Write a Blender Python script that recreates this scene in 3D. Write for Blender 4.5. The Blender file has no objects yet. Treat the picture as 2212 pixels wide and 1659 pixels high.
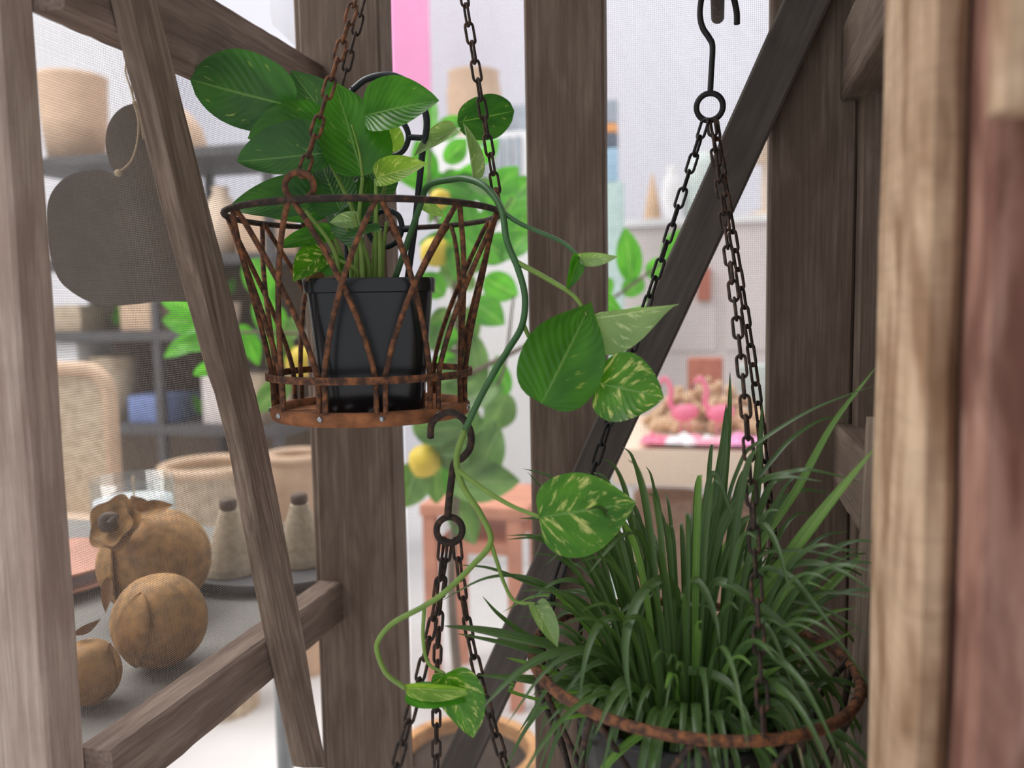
import bpy, bmesh, math, random
from mathutils import Vector, Matrix, noise
rnd = random.Random(7)
SC = bpy.context.scene
COL = SC.collection
V = Vector

# ------------------------------------------------------------------ camera
FPX, CX, CY = 1800.0, 1106.0, 829.5
Yc = V(((1553 - CX) / FPX, (CY - 658) / FPX, -1)).normalized()
_vx = (1447 - CX) / FPX
_h = (1 + _vx * ((1553 - CX) / FPX)) / ((CY - 658) / FPX)
Zc = -V((_vx, -_h, -1)).normalized()
Xc = Yc.cross(Zc)
ROT = Matrix((Xc, Yc, Zc))                 # camera space -> world
CAM = V((0, 0, 1.4))
cam_data = bpy.data.cameras.new('camera')
cam_data.sensor_fit = 'HORIZONTAL'
cam_data.sensor_width = 36
cam_data.lens = FPX / 2212 * 36
cam_data.clip_start = 0.02
cam_data.clip_end = 60
cam_data.dof.use_dof = True
cam_data.dof.focus_distance = 0.83
cam_data.dof.aperture_fstop = 3.4
cam = bpy.data.objects.new('camera', cam_data)
COL.objects.link(cam)
cam.matrix_world = Matrix.Translation(CAM) @ ROT.to_4x4()
SC.camera = cam

# ------------------------------------------------------------------ light, exposure
SC.view_settings.view_transform = 'Standard'
SC.view_settings.look = 'None'
SC.view_settings.exposure = 0.0
SC.view_settings.gamma = 1.0
SC.view_settings.use_curve_mapping = False
SC.cycles.use_denoising = True
world = bpy.data.worlds.new('World')
SC.world = world
world.use_nodes = True
wb = world.node_tree.nodes['Background']
wb.inputs[0].default_value = (0.93, 0.95, 1.0, 1)
wb.inputs[1].default_value = 0.8
ld = bpy.data.lights.new('overhead_fill', 'AREA')  # area light added overhead to brighten the far shop, its source unseen
ld.shape = 'RECTANGLE'
ld.size, ld.size_y = 9, 3.6
ld.energy = 300
ld.color = (1.0, 0.985, 0.97)
lo = bpy.data.objects.new('overhead_fill', ld)
COL.objects.link(lo)
lo.location = (-0.3, 5.0, 6.2)
ld2 = bpy.data.lights.new('side_fill', 'AREA')  # second added light, from the left, for the ornaments and pale post
ld2.shape = 'RECTANGLE'
ld2.size, ld2.size_y = 2.5, 4.0
ld2.energy = 240
ld2.color = (1.0, 0.98, 0.95)
lo2_ = bpy.data.objects.new('side_fill', ld2)
COL.objects.link(lo2_)
lo2_.location = (-3.2, 1.0, 4.6)
lo2_.rotation_euler = (0, math.radians(-30), 0)

# ------------------------------------------------------------------ pixel helpers
def ray(x, y):
    return ROT @ V(((x - CX) / FPX, (CY - y) / FPX, -1.0))
def P(x, y, d):
    return CAM + ray(x, y) * d
def onX(x, y, X):
    r = ray(x, y); return CAM + r * (X / r.x)
def onY(x, y, Y):
    r = ray(x, y); return CAM + r * (Y / r.y)
def onZ(x, y, Z):
    r = ray(x, y); return CAM + r * ((Z - CAM.z) / r.z)
def px(n, d):
    return n * d / FPX

# ------------------------------------------------------------------ materials
def newmat(name):
    m = bpy.data.materials.new(name)
    m.use_nodes = True
    nt = m.node_tree
    b = nt.nodes['Principled BSDF']
    return m, nt, b
def nd(nt, t, **kw):
    n = nt.nodes.new(t)
    for k, v in kw.items():
        setattr(n, k, v)
    return n
def ramp(nt, stops):
    r = nd(nt, 'ShaderNodeValToRGB')
    e = r.color_ramp.elements
    while len(e) < len(stops):
        e.new(0.5)
    for i, (p, c) in enumerate(stops):
        e[i].position = p
        e[i].color = (*c, 1)
    return r
def s2l(*c):
    return tuple((v / 255 / 12.92) if v / 255 <= 0.04045 else ((v / 255 + 0.055) / 1.055) ** 2.4 for v in c)
def plain(name, col, rough=0.6, metal=0.0, var=0.12, scale=30, spec=0.4):
    m, nt, b = newmat(name)
    tc = nd(nt, 'ShaderNodeTexCoord')
    n = nd(nt, 'ShaderNodeTexNoise'); n.inputs['Scale'].default_value = scale; n.inputs['Detail'].default_value = 4
    nt.links.new(tc.outputs['Object'], n.inputs['Vector'])
    r = ramp(nt, [(0.3, tuple(v * (1 - var) for v in col)), (0.7, tuple(min(1, v * (1 + var)) for v in col))])
    nt.links.new(n.outputs['Fac'], r.inputs[0])
    nt.links.new(r.outputs[0], b.inputs['Base Color'])
    b.inputs['Roughness'].default_value = rough
    b.inputs['Metallic'].default_value = metal
    b.inputs['Specular IOR Level'].default_value = spec
    return m
def wood(name, dark, mid, light, fine=1.0, patch=None, patch_amt=0.5, bump=0.25, saw=0.0):
    """grain runs along local X"""
    m, nt, b = newmat(name)
    tc = nd(nt, 'ShaderNodeTexCoord')
    mp = nd(nt, 'ShaderNodeMapping'); mp.inputs['Scale'].default_value = (4, 110 * fine, 110 * fine)
    nt.links.new(tc.outputs['Object'], mp.inputs[0])
    n = nd(nt, 'ShaderNodeTexNoise'); n.inputs['Scale'].default_value = 2.2; n.inputs['Detail'].default_value = 7; n.inputs['Roughness'].default_value = 0.65
    nt.links.new(mp.outputs[0], n.inputs['Vector'])
    r = ramp(nt, [(0.28, dark), (0.5, mid), (0.74, light)])
    nt.links.new(n.outputs['Fac'], r.inputs[0])
    # broad blotches
    mp2 = nd(nt, 'ShaderNodeMapping'); mp2.inputs['Scale'].default_value = (7, 26, 26)
    nt.links.new(tc.outputs['Object'], mp2.inputs[0])
    n2 = nd(nt, 'ShaderNodeTexNoise'); n2.inputs['Scale'].default_value = 1.6; n2.inputs['Detail'].default_value = 5; n2.inputs['Distortion'].default_value = 0.6
    nt.links.new(mp2.outputs[0], n2.inputs['Vector'])
    mx = nd(nt, 'ShaderNodeMix', data_type='RGBA', blend_type='MIX')
    rr = ramp(nt, [(0.42, (0, 0, 0)), (0.62, (patch_amt,) * 3)])
    nt.links.new(n2.outputs['Fac'], rr.inputs[0])
    nt.links.new(rr.outputs[0], mx.inputs[0])
    nt.links.new(r.outputs[0], mx.inputs[6])
    mx.inputs[7].default_value = (*(patch or dark), 1)
    nt.links.new(mx.outputs[2], b.inputs['Base Color'])
    b.inputs['Roughness'].default_value = 0.85
    b.inputs['Specular IOR Level'].default_value = 0.25
    bp = nd(nt, 'ShaderNodeBump'); bp.inputs['Strength'].default_value = bump; bp.inputs['Distance'].default_value = 0.002
    if saw > 0:
        w = nd(nt, 'ShaderNodeTexNoise'); mp3 = nd(nt, 'ShaderNodeMapping'); mp3.inputs['Scale'].default_value = (70, 9, 9)
        nt.links.new(tc.outputs['Object'], mp3.inputs[0]); nt.links.new(mp3.outputs[0], w.inputs['Vector'])
        w.inputs['Scale'].default_value = 1.5; w.inputs['Distortion'].default_value = 1.2; w.inputs['Detail'].default_value = 4
        ad = nd(nt, 'ShaderNodeMath', operation='ADD')
        nt.links.new(n.outputs['Fac'], ad.inputs[0])
        ml = nd(nt, 'ShaderNodeMath', operation='MULTIPLY'); ml.inputs[1].default_value = saw
        nt.links.new(w.outputs['Fac'], ml.inputs[0]); nt.links.new(ml.outputs[0], ad.inputs[1])
        nt.links.new(ad.outputs[0], bp.inputs['Height'])
        mx2 = nd(nt, 'ShaderNodeMix', data_type='RGBA', blend_type='MULTIPLY'); mx2.inputs[0].default_value = min(1, saw * 2)
        r3 = ramp(nt, [(0.35, (0.78,) * 3), (0.6, (1.0,) * 3)])
        nt.links.new(w.outputs['Fac'], r3.inputs[0])
        nt.links.new(mx.outputs[2], mx2.inputs[6]); nt.links.new(r3.outputs[0], mx2.inputs[7])
        nt.links.new(mx2.outputs[2], b.inputs['Base Color'])
    else:
        nt.links.new(n.outputs['Fac'], bp.inputs['Height'])
    nt.links.new(bp.outputs[0], b.inputs['Normal'])
    return m
def rust(name, dark, orange, amt=0.55, rough=0.8, scale=90):
    m, nt, b = newmat(name)
    tc = nd(nt, 'ShaderNodeTexCoord')
    n = nd(nt, 'ShaderNodeTexNoise'); n.inputs['Scale'].default_value = scale; n.inputs['Detail'].default_value = 6
    nt.links.new(tc.outputs['Object'], n.inputs['Vector'])
    r = ramp(nt, [(amt - 0.13, dark), (amt + 0.02, tuple((a + c) / 2 for a, c in zip(dark, orange))), (amt + 0.16, orange)])
    nt.links.new(n.outputs['Fac'], r.inputs[0])
    nt.links.new(r.outputs[0], b.inputs['Base Color'])
    b.inputs['Roughness'].default_value = rough
    b.inputs['Metallic'].default_value = 0.15
    bp = nd(nt, 'ShaderNodeBump'); bp.inputs['Strength'].default_value = 0.4; bp.inputs['Distance'].default_value = 0.001
    nt.links.new(n.outputs['Fac'], bp.inputs['Height']); nt.links.new(bp.outputs[0], b.inputs['Normal'])
    return m
def leafmat(name, dark, light, vari, vamt, rough=0.32, trans=0.35, tcol=None, seed=0.0, vein=(0.17, 0.32, 0.09)):
    """u along the leaf, v across (0.5 = midrib)"""
    m, nt, b = newmat(name)
    uv = nd(nt, 'ShaderNodeUVMap')
    sx = nd(nt, 'ShaderNodeSeparateXYZ'); nt.links.new(uv.outputs[0], sx.inputs[0])
    ab = nd(nt, 'ShaderNodeMath', operation='SUBTRACT'); ab.inputs[1].default_value = 0.5
    nt.links.new(sx.outputs[1], ab.inputs[0])
    a2 = nd(nt, 'ShaderNodeMath', operation='ABSOLUTE'); nt.links.new(ab.outputs[0], a2.inputs[0])
    # streak coordinates run outwards from the midrib and slant to the tip
    sl = nd(nt, 'ShaderNodeMath', operation='MULTIPLY_ADD'); sl.inputs[1].default_value = -0.75
    nt.links.new(a2.outputs[0], sl.inputs[0]); nt.links.new(sx.outputs[0], sl.inputs[2])
    oi = nd(nt, 'ShaderNodeObjectInfo')
    sd = nd(nt, 'ShaderNodeMath', operation='MULTIPLY_ADD'); sd.inputs[1].default_value = 37.0; sd.inputs[2].default_value = seed
    nt.links.new(oi.outputs['Random'], sd.inputs[0])
    cb = nd(nt, 'ShaderNodeCombineXYZ')
    nt.links.new(sl.outputs[0], cb.inputs[0]); nt.links.new(sx.outputs[1], cb.inputs[1]); nt.links.new(sd.outputs[0], cb.inputs[2])
    mp = nd(nt, 'ShaderNodeMapping'); mp.inputs['Scale'].default_value = (11, 4.2, 1)
    nt.links.new(cb.outputs[0], mp.inputs[0])
    n = nd(nt, 'ShaderNodeTexNoise'); n.inputs['Scale'].default_value = 1.0; n.inputs['Detail'].default_value = 6; n.inputs['Roughness'].default_value = 0.62
    nt.links.new(mp.outputs[0], n.inputs['Vector'])
    n2 = nd(nt, 'ShaderNodeTexNoise'); n2.inputs['Scale'].default_value = 2.3; n2.inputs['Detail'].default_value = 2
    nt.links.new(cb.outputs[0], n2.inputs['Vector'])
    base = ramp(nt, [(0.3, dark), (0.7, light)]); nt.links.new(n2.outputs['Fac'], base.inputs[0])
    vr = ramp(nt, [(0.66 - vamt * 0.3, (0, 0, 0)), (0.76 - vamt * 0.3, (0.9,) * 3)]); nt.links.new(n.outputs['Fac'], vr.inputs[0])
    mx = nd(nt, 'ShaderNodeMix', data_type='RGBA')
    nt.links.new(vr.outputs[0], mx.inputs[0]); nt.links.new(base.outputs[0], mx.inputs[6]); mx.inputs[7].default_value = (*vari, 1)
    rib = ramp(nt, [(0.008, (0.75,) * 3), (0.022, (0, 0, 0))]); nt.links.new(a2.outputs[0], rib.inputs[0])
    mx2 = nd(nt, 'ShaderNodeMix', data_type='RGBA')
    nt.links.new(rib.outputs[0], mx2.inputs[0]); nt.links.new(mx.outputs[2], mx2.inputs[6]); mx2.inputs[7].default_value = (*vein, 1)
    nt.links.new(mx2.outputs[2], b.inputs['Base Color'])
    b.inputs['Roughness'].default_value = rough
    b.inputs['Specular IOR Level'].default_value = 0.45
    tr = nd(nt, 'ShaderNodeBsdfTranslucent')
    tm = nd(nt, 'ShaderNodeMix', data_type='RGBA', blend_type='MULTIPLY'); tm.inputs[0].default_value = 1
    nt.links.new(mx2.outputs[2], tm.inputs[6]); tm.inputs[7].default_value = (*(tcol or (1.6, 2.0, 0.6)), 1)
    nt.links.new(tm.outputs[2], tr.inputs[0])
    ms = nd(nt, 'ShaderNodeMixShader'); ms.inputs[0].default_value = trans
    nt.links.new(b.outputs[0], ms.inputs[1]); nt.links.new(tr.outputs[0], ms.inputs[2])
    # ribs between the veins
    wv = nd(nt, 'ShaderNodeMath', operation='SINE')
    wm = nd(nt, 'ShaderNodeMath', operation='MULTIPLY'); wm.inputs[1].default_value = 70
    nt.links.new(sl.outputs[0], wm.inputs[0]); nt.links.new(wm.outputs[0], wv.inputs[0])
    bp = nd(nt, 'ShaderNodeBump'); bp.inputs['Strength'].default_value = 0.12; bp.inputs['Distance'].default_value = 0.002
    nt.links.new(wv.outputs[0], bp.inputs['Height']); nt.links.new(bp.outputs[0], b.inputs['Normal'])
    out = nt.nodes['Material Output']
    nt.links.new(ms.outputs[0], out.inputs[0])
    return m
def weave(name, dark, light, scale=60):
    m, nt, b = newmat(name)
    tc = nd(nt, 'ShaderNodeTexCoord')
    w1 = nd(nt, 'ShaderNodeTexWave', bands_direction='Z'); w1.inputs['Scale'].default_value = scale; w1.inputs['Distortion'].default_value = 1.0
    nt.links.new(tc.outputs['Object'], w1.inputs['Vector'])
    n = nd(nt, 'ShaderNodeTexNoise'); n.inputs['Scale'].default_value = scale * 0.8
    nt.links.new(tc.outputs['Object'], n.inputs['Vector'])
    ad = nd(nt, 'ShaderNodeMath', operation='MULTIPLY_ADD'); ad.inputs[1].default_value = 0.5
    nt.links.new(w1.outputs['Fac'], ad.inputs[0]); nt.links.new(n.outputs['Fac'], ad.inputs[2])
    r = ramp(nt, [(0.35, dark), (0.95, light)]); nt.links.new(ad.outputs[0], r.inputs[0])
    nt.links.new(r.outputs[0], b.inputs['Base Color'])
    b.inputs['Roughness'].default_value = 0.9
    bp = nd(nt, 'ShaderNodeBump'); bp.inputs['Strength'].default_value = 0.6; bp.inputs['Distance'].default_value = 0.003
    nt.links.new(ad.outputs[0], bp.inputs['Height']); nt.links.new(bp.outputs[0], b.inputs['Normal'])
    return m

M = {}
M['post'] = wood('weathered_brown_wood', s2l(98, 84, 74), s2l(122, 106, 94), s2l(144, 128, 115), 1.0, s2l(100, 84, 73), 0.6)
M['brace'] = wood('dark_grey_wood', s2l(80, 75, 71), s2l(94, 87, 82), s2l(106, 98, 92), 0.8, s2l(74, 67, 62), 0.5, 0.15)
M['grey'] = wood('grey_rail_wood', s2l(100, 86, 78), s2l(138, 120, 109), s2l(166, 148, 136), 0.8, s2l(112, 94, 84), 0.5)
M['stick'] = wood('grey_brown_batten', s2l(92, 78, 68), s2l(140, 122, 108), s2l(172, 155, 140), 0.9, s2l(104, 88, 76), 0.6)
M['pale'] = wood('pale_rough_wood', s2l(150, 122, 98), s2l(186, 158, 130), s2l(208, 182, 154), 0.3, s2l(130, 98, 72), 0.85, 0.5, saw=0.3)
M['red'] = wood('red_brown_wood', s2l(116, 80, 68), s2l(148, 110, 95), s2l(170, 136, 121), 0.3, s2l(98, 62, 52), 0.85, 0.4)
M['front'] = wood('pinkish_grey_wood', s2l(138, 120, 109), s2l(175, 156, 143), s2l(200, 182, 169), 0.8, s2l(146, 122, 110), 0.5, 0.5, saw=0.06)
M['wire'] = plain('screen_wire', (0.42, 0.41, 0.39), 0.5, 0.4, 0.1)
M['rust'] = rust('rusty_iron', s2l(72, 50, 40), s2l(150, 96, 60), 0.53, 0.85, 150)
M['rustdark'] = rust('dark_rusty_iron', s2l(48, 39, 34), s2l(104, 72, 54), 0.6, 0.8, 150)
M['rustplate'] = rust('orange_rust_plate', s2l(118, 76, 50), s2l(172, 112, 72), 0.5, 0.9, 60)
M['iron'] = plain('dark_iron', s2l(48, 46, 46), 0.55, 0.5, 0.2)
M['solder'] = plain('solder_bead', s2l(170, 172, 175), 0.3, 0.9)
M['blackplastic'] = plain('black_plastic', s2l(24, 26, 28), 0.26, 0, 0.1, 20, 0.5)
M['blackbag'] = plain('black_plastic_bag', s2l(12, 13, 14), 0.5, 0, 0.1, 20, 0.6)
M['trellis'] = plain('trellis_plastic', s2l(36, 40, 46), 0.42)
M['soil'] = plain('soil', s2l(60, 45, 35), 0.95, 0, 0.4, 150)
M['leafd'] = leafmat('pothos_dark_leaf', s2l(42, 84, 40), s2l(66, 116, 50), s2l(168, 184, 104), 0.08, trans=0.25, seed=3.1)
M['leafm'] = leafmat('pothos_mid_leaf', s2l(46, 98, 24), s2l(74, 136, 38), s2l(168, 186, 96), 0.1, trans=0.3, seed=8.7)
M['leafv'] = leafmat('pothos_variegated_leaf', s2l(50, 106, 14), s2l(86, 144, 28), s2l(206, 210, 130), 0.42, trans=0.3, seed=1.9)
M['leafp'] = leafmat('pothos_pale_leaf', s2l(120, 150, 96), s2l(150, 176, 122), s2l(200, 212, 170), 0.35, trans=0.3, seed=5.5, vein=(0.55, 0.65, 0.4))
M['leafy'] = leafmat('pothos_yellow_green_leaf', s2l(110, 150, 44), s2l(150, 184, 70), s2l(206, 214, 124), 0.4, trans=0.4, seed=2.5, vein=(0.55, 0.65, 0.3))
M['leafdry'] = plain('dry_leaf', s2l(140, 106, 74), 0.8)
M['stem'] = plain('pothos_stem', s2l(118, 148, 66), 0.45, 0, 0.15, 60)
M['stemd'] = plain('pothos_dark_stem', s2l(64, 104, 60), 0.4, 0, 0.15, 60)
M['grass'] = leafmat('grass_blade', s2l(58, 84, 44), s2l(86, 112, 64), s2l(108, 136, 78), 0.05, rough=0.28, trans=0.2, seed=4.0, vein=(0.16, 0.3, 0.15))
M['grassl'] = leafmat('grass_blade_light', s2l(84, 124, 52), s2l(124, 158, 84), s2l(170, 190, 120), 0.1, rough=0.4, trans=0.3, seed=6.0, vein=(0.3, 0.42, 0.2))
M['grassdry'] = plain('dry_blade', s2l(176, 156, 128), 0.8)
M['citrus'] = leafmat('citrus_leaf', s2l(62, 136, 34), s2l(104, 184, 56), s2l(150, 210, 90), 0.1, rough=0.35, trans=0.42, seed=1.0, vein=(0.5, 0.7, 0.3))
M['citrusd'] = leafmat('citrus_leaf_dark', s2l(70, 110, 54), s2l(120, 155, 92), s2l(150, 180, 120), 0.1, rough=0.35, trans=0.35, seed=1.7, vein=(0.4, 0.5, 0.3))
M['lemon'] = plain('lemon_skin', s2l(236, 206, 72), 0.45, 0, 0.1, 60)
M['bark'] = plain('bark', s2l(120, 104, 90), 0.9, 0, 0.25, 40)
M['heart'] = plain('dark_brown_board', s2l(92, 80, 70), 0.8, 0, 0.15, 20)
M['twine'] = plain('twine', s2l(190, 168, 140), 0.9)
M['ochre'] = plain('ochre_metal', s2l(160, 118, 68), 0.6, 0.1, 0.42, 70)
M['ochred'] = plain('brown_ochre_metal', s2l(132, 94, 58), 0.6, 0.1, 0.25, 35)
M['darkknob'] = plain('dark_knob', s2l(90, 72, 60), 0.6)
M['rope'] = weave('wound_rope', s2l(150, 132, 108), s2l(214, 198, 172), 160)
M['wicker'] = weave('wicker', s2l(140, 116, 92), s2l(214, 196, 172), 45)
M['wickerd'] = weave('brown_wicker', s2l(110, 80, 62), s2l(176, 140, 116), 45)
M['tablegrey'] = plain('grey_zinc_top', s2l(128, 124, 120), 0.6, 0, 0.08, 12)
M['metalgrey'] = plain('grey_metal', s2l(150, 152, 152), 0.5, 0.2)
M['rack'] = plain('dark_grey_metal', s2l(84, 82, 84), 0.6, 0.1)
M['white'] = plain('white_paint', s2l(240, 239, 240), 0.7, 0, 0.02, 3)
M['offwhite'] = plain('off_white_panel', s2l(222, 212, 210), 0.8, 0, 0.03, 4)
M['floor'] = plain('white_floor', s2l(214, 211, 210), 0.55, 0, 0.05, 4)
M['pink'] = plain('pink_fabric', s2l(244, 160, 205), 0.8, 0, 0.03, 5)
M['pinkhot'] = plain('pink_plastic', s2l(244, 130, 160), 0.5)
M['coral'] = plain('coral_glaze', s2l(196, 140, 118), 0.35)
M['terracotta'] = plain('terracotta', s2l(186, 116, 98), 0.8)
M['salmonwood'] = plain('salmon_wood', s2l(206, 140, 114), 0.7, 0, 0.15, 15)
M['beige'] = plain('beige_rattan', s2l(206, 176, 150), 0.8, 0, 0.1, 20)
M['cream'] = plain('cream_top', s2l(232, 208, 186), 0.7, 0, 0.05, 6)
M['sand'] = plain('sand_cork', s2l(212, 178, 146), 0.9, 0, 0.15, 50)
M['orangewood'] = wood('orange_tub_wood', s2l(170, 116, 70), s2l(214, 160, 108), s2l(232, 186, 136), 0.4)
M['blue'] = plain('blue_cloth', s2l(120, 136, 184), 0.9)
M['bluepale'] = plain('pale_blue_panel', s2l(170, 205, 230), 0.7)
M['navy'] = plain('dark_slate', s2l(100, 112, 128), 0.8)
M['slate'] = plain('slate_blue_grey', s2l(168, 178, 190), 0.7)
M['teal'] = plain('pale_teal', s2l(196, 222, 218), 0.7)
M['orange'] = plain('orange_enamel', s2l(240, 170, 110), 0.6)
M['greygreen'] = plain('grey_green_dome', s2l(196, 206, 202), 0.6)
M['candle'] = plain('candle_wax', s2l(240, 240, 240), 0.5, 0, 0.02)
def glass():
    m, nt, b = newmat('clear_glass')
    t = nd(nt, 'ShaderNodeBsdfTransparent'); t.inputs[0].default_value = (0.93, 0.95, 0.95, 1)
    g = nd(nt, 'ShaderNodeBsdfGlossy'); g.inputs['Roughness'].default_value = 0.03
    ms = nd(nt, 'ShaderNodeMixShader')
    ms.inputs[0].default_value = 0.10; nt.links.new(t.outputs[0], ms.inputs[1]); nt.links.new(g.outputs[0], ms.inputs[2])
    nt.links.new(ms.outputs[0], nt.nodes['Material Output'].inputs[0])
    return m
M['glass'] = glass()

# ------------------------------------------------------------------ scene graph helpers
def tag(o, label=None, cat=None, group=None, kind=None):
    if label: o['label'] = label
    if cat: o['category'] = cat
    if group: o['group'] = group
    if kind: o['kind'] = kind
    return o
def empty(name, loc, label, cat, group=None):
    o = bpy.data.objects.new(name, None)
    o.empty_display_size = 0.05
    COL.objects.link(o)
    o.location = loc
    return tag(o, label, cat, group)
def link(name, bm, mat, parent=None, mw=None, smooth=True):
    me = bpy.data.meshes.new(name)
    bmesh.ops.recalc_face_normals(bm, faces=bm.faces[:])
    bm.to_mesh(me); bm.free()
    if smooth:
        for p in me.polygons: p.use_smooth = True
    me.materials.append(mat)
    o = bpy.data.objects.new(name, me)
    COL.objects.link(o)
    if mw is None: mw = Matrix.Identity(4)
    if parent is not None:
        o.parent = parent
        pm = Matrix.Translation(parent.location) if parent.type == 'EMPTY' and parent.parent is None else WORLD[parent.name]
        o.matrix_parent_inverse = Matrix.Identity(4)
        o.matrix_basis = pm.inverted() @ mw
    else:
        o.matrix_basis = mw
    WORLD[o.name] = mw
    return o
WORLD = {}
def flat(o, angle=40):
    me = o.data
    me.set_sharp_from_angle(angle=math.radians(angle))
    return o
def recentre(bm, c):
    bmesh.ops.translate(bm, verts=bm.verts[:], vec=-V(c))
    return Matrix.Translation(V(c))

# ------------------------------------------------------------------ shape helpers
def catmull(pts, n=8, closed=False):
    pts = [V(p) for p in pts]
    if len(pts) < 3: 
        return [pts[0].lerp(pts[-1], i / n) for i in range(n + 1)]
    out = []
    N = len(pts)
    for i in range(N if closed else N - 1):
        if closed:
            p0, p1, p2, p3 = pts[i - 1], pts[i], pts[(i + 1) % N], pts[(i + 2) % N]
        else:
            p1, p2 = pts[i], pts[i + 1]
            p0 = pts[i - 1] if i > 0 else p1 * 2 - p2
            p3 = pts[i + 2] if i + 2 < N else p2 * 2 - p1
        for k in range(n):
            t = k / n
            out.append(0.5 * ((2 * p1) + (p2 - p0) * t + (2 * p0 - 5 * p1 + 4 * p2 - p3) * t * t + (3 * p1 - p0 - 3 * p2 + p3) * t ** 3))
    if not closed: out.append(pts[-1])
    return out
def tube(bm, path, r, seg=8, closed=False, cap=True):
    """r: number or function of t"""
    path = [V(p) for p in path]
    n = len(path)
    rings = []
    prev = None
    for i, p in enumerate(path):
        a = path[(i - 1) % n] if (i > 0 or closed) else p
        b = path[(i + 1) % n] if (i < n - 1 or closed) else p
        t = (b - a)
        t = t.normalized() if t.length > 1e-9 else V((0, 0, 1))
        if prev is None:
            u = t.orthogonal().normalized()
        else:
            u = (prev - t * prev.dot(t))
            u = u.normalized() if u.length > 1e-6 else t.orthogonal().normalized()
        prev = u
        w = t.cross(u)
        rr = r(i / max(1, n - 1)) if callable(r) else r
        rings.append([bm.verts.new(p + (u * math.cos(2 * math.pi * k / seg) + w * math.sin(2 * math.pi * k / seg)) * rr) for k in range(seg)])
    m = n if closed else n - 1
    for i in range(m):
        A, B = rings[i], rings[(i + 1) % n]
        off = 0
        if closed and i == n - 1:
            off = min(range(seg), key=lambda o: (A[0].co - B[o].co).length)
        for k in range(seg):
            bm.faces.new((A[k], A[(k + 1) % seg], B[(k + 1 + off) % seg], B[(k + off) % seg]))
    if cap and not closed:
        bm.faces.new(rings[0][::-1]); bm.faces.new(rings[-1])
    return bm
def lathe(bm, prof, seg=40, c=(0, 0, 0), sq=0.0, rot=0.0, oval=1.0):
    c = V(c); rings = []
    for r, z in prof:
        ring = []
        for k in range(seg):
            a = 2 * math.pi * k / seg
            rr = r
            if sq > 0:
                rr = r * ((abs(math.cos(a)) ** sq + abs(math.sin(a)) ** sq) ** (-1 / sq))
            ring.append(bm.verts.new(c + V((rr * math.cos(a + rot), rr * oval * math.sin(a + rot), z))))
        rings.append(ring)
    for A, B in zip(rings, rings[1:]):
        for k in range(seg):
            bm.faces.new((A[k], A[(k + 1) % seg], B[(k + 1) % seg], B[k]))
    if prof[0] == prof[-1]:                       # a closed section: a hoop without caps
        bmesh.ops.remove_doubles(bm, verts=rings[0] + rings[-1], dist=1e-6)
    else:
        if prof[0][0] > 1e-5: bm.faces.new(rings[0][::-1])
        if prof[-1][0] > 1e-5: bm.faces.new(rings[-1])
    return bm
def box(bm, lo, hi, bevel=0.0):
    lo, hi = V(lo), V(hi)
    r = bmesh.ops.create_cube(bm, size=1)
    for v in r['verts']:
        v.co = V(((lo[i] + hi[i]) / 2 + v.co[i] * (hi[i] - lo[i]) for i in range(3)))
    if bevel > 0:
        es = list({e for v in r['verts'] for e in v.link_edges})
        bmesh.ops.bevel(bm, geom=es, offset=bevel, segments=2, affect='EDGES', profile=0.7)
    return bm
def thing_box(name, lo, hi, mat, label, cat, bevel=0.01, group=None):
    lo, hi = V(lo), V(hi); c = V(((lo.x + hi.x) / 2, (lo.y + hi.y) / 2, lo.z))
    bm = bmesh.new(); box(bm, lo - c, hi - c, bevel)
    return tag(flat(link(name, bm, mat, None, Matrix.Translation(c))), label, cat, group)
def beam(name, left, right, ext, mat, parent, n=28, rough=0.0010, bev=0.003):
    """A timber between two edges (lists of matching points), extruded by the vector ext; grain along local X."""
    left = [V(p) for p in left]; right = [V(p) for p in right]; ext = V(ext)
    def samp(pts, t):
        k = t * (len(pts) - 1); i = min(int(k), len(pts) - 2); f = k - i
        return pts[i].lerp(pts[i + 1], f)
    c0 = (left[0] + right[0]) / 2; c1 = (left[-1] + right[-1]) / 2
    X = (c1 - c0).normalized(); Z = ext.normalized(); Y = Z.cross(X).normalized(); Z = X.cross(Y)
    mw = Matrix((X, Y, Z)).transposed().to_4x4(); mw.translation = (c0 + c1) / 2 + ext / 2
    inv = mw.inverted()
    bm = bmesh.new(); rings = []
    T = ext.length
    for i in range(n + 1):
        t = i / n
        l, r = samp(left, t), samp(right, t)
        w = (r - l); W = w.length; w = w / W
        e = ext / T
        prof = [(bev, 0), (W - bev, 0), (W, bev), (W, T - bev), (W - bev, T), (bev, T), (0, T - bev), (0, bev)]
        ring = []
        for (a, b) in prof:
            p = inv @ (l + w * a + e * b)
            s = p * 60
            p = p + V((0, noise.noise(s + V((3, 1, 7))), noise.noise(s + V((9, 5, 2))))) * rough
            ring.append(bm.verts.new(p))
        rings.append(ring)
    for A, B in zip(rings, rings[1:]):
        for k in range(8):
            bm.faces.new((A[k], A[(k + 1) % 8], B[(k + 1) % 8], B[k]))
    bm.faces.new(rings[0][::-1]); bm.faces.new(rings[-1])
    return flat(link(name, bm, mat, parent, mw), 35)
def post(name, x0, x1, y0, y1, z0, z1, mat, parent, **k):
    return beam(name, [(x0, y0, z0), (x0, y0, z1)], [(x1, y0, z0), (x1, y0, z1)], (0, y1 - y0, 0), mat, parent, **k)
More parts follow.
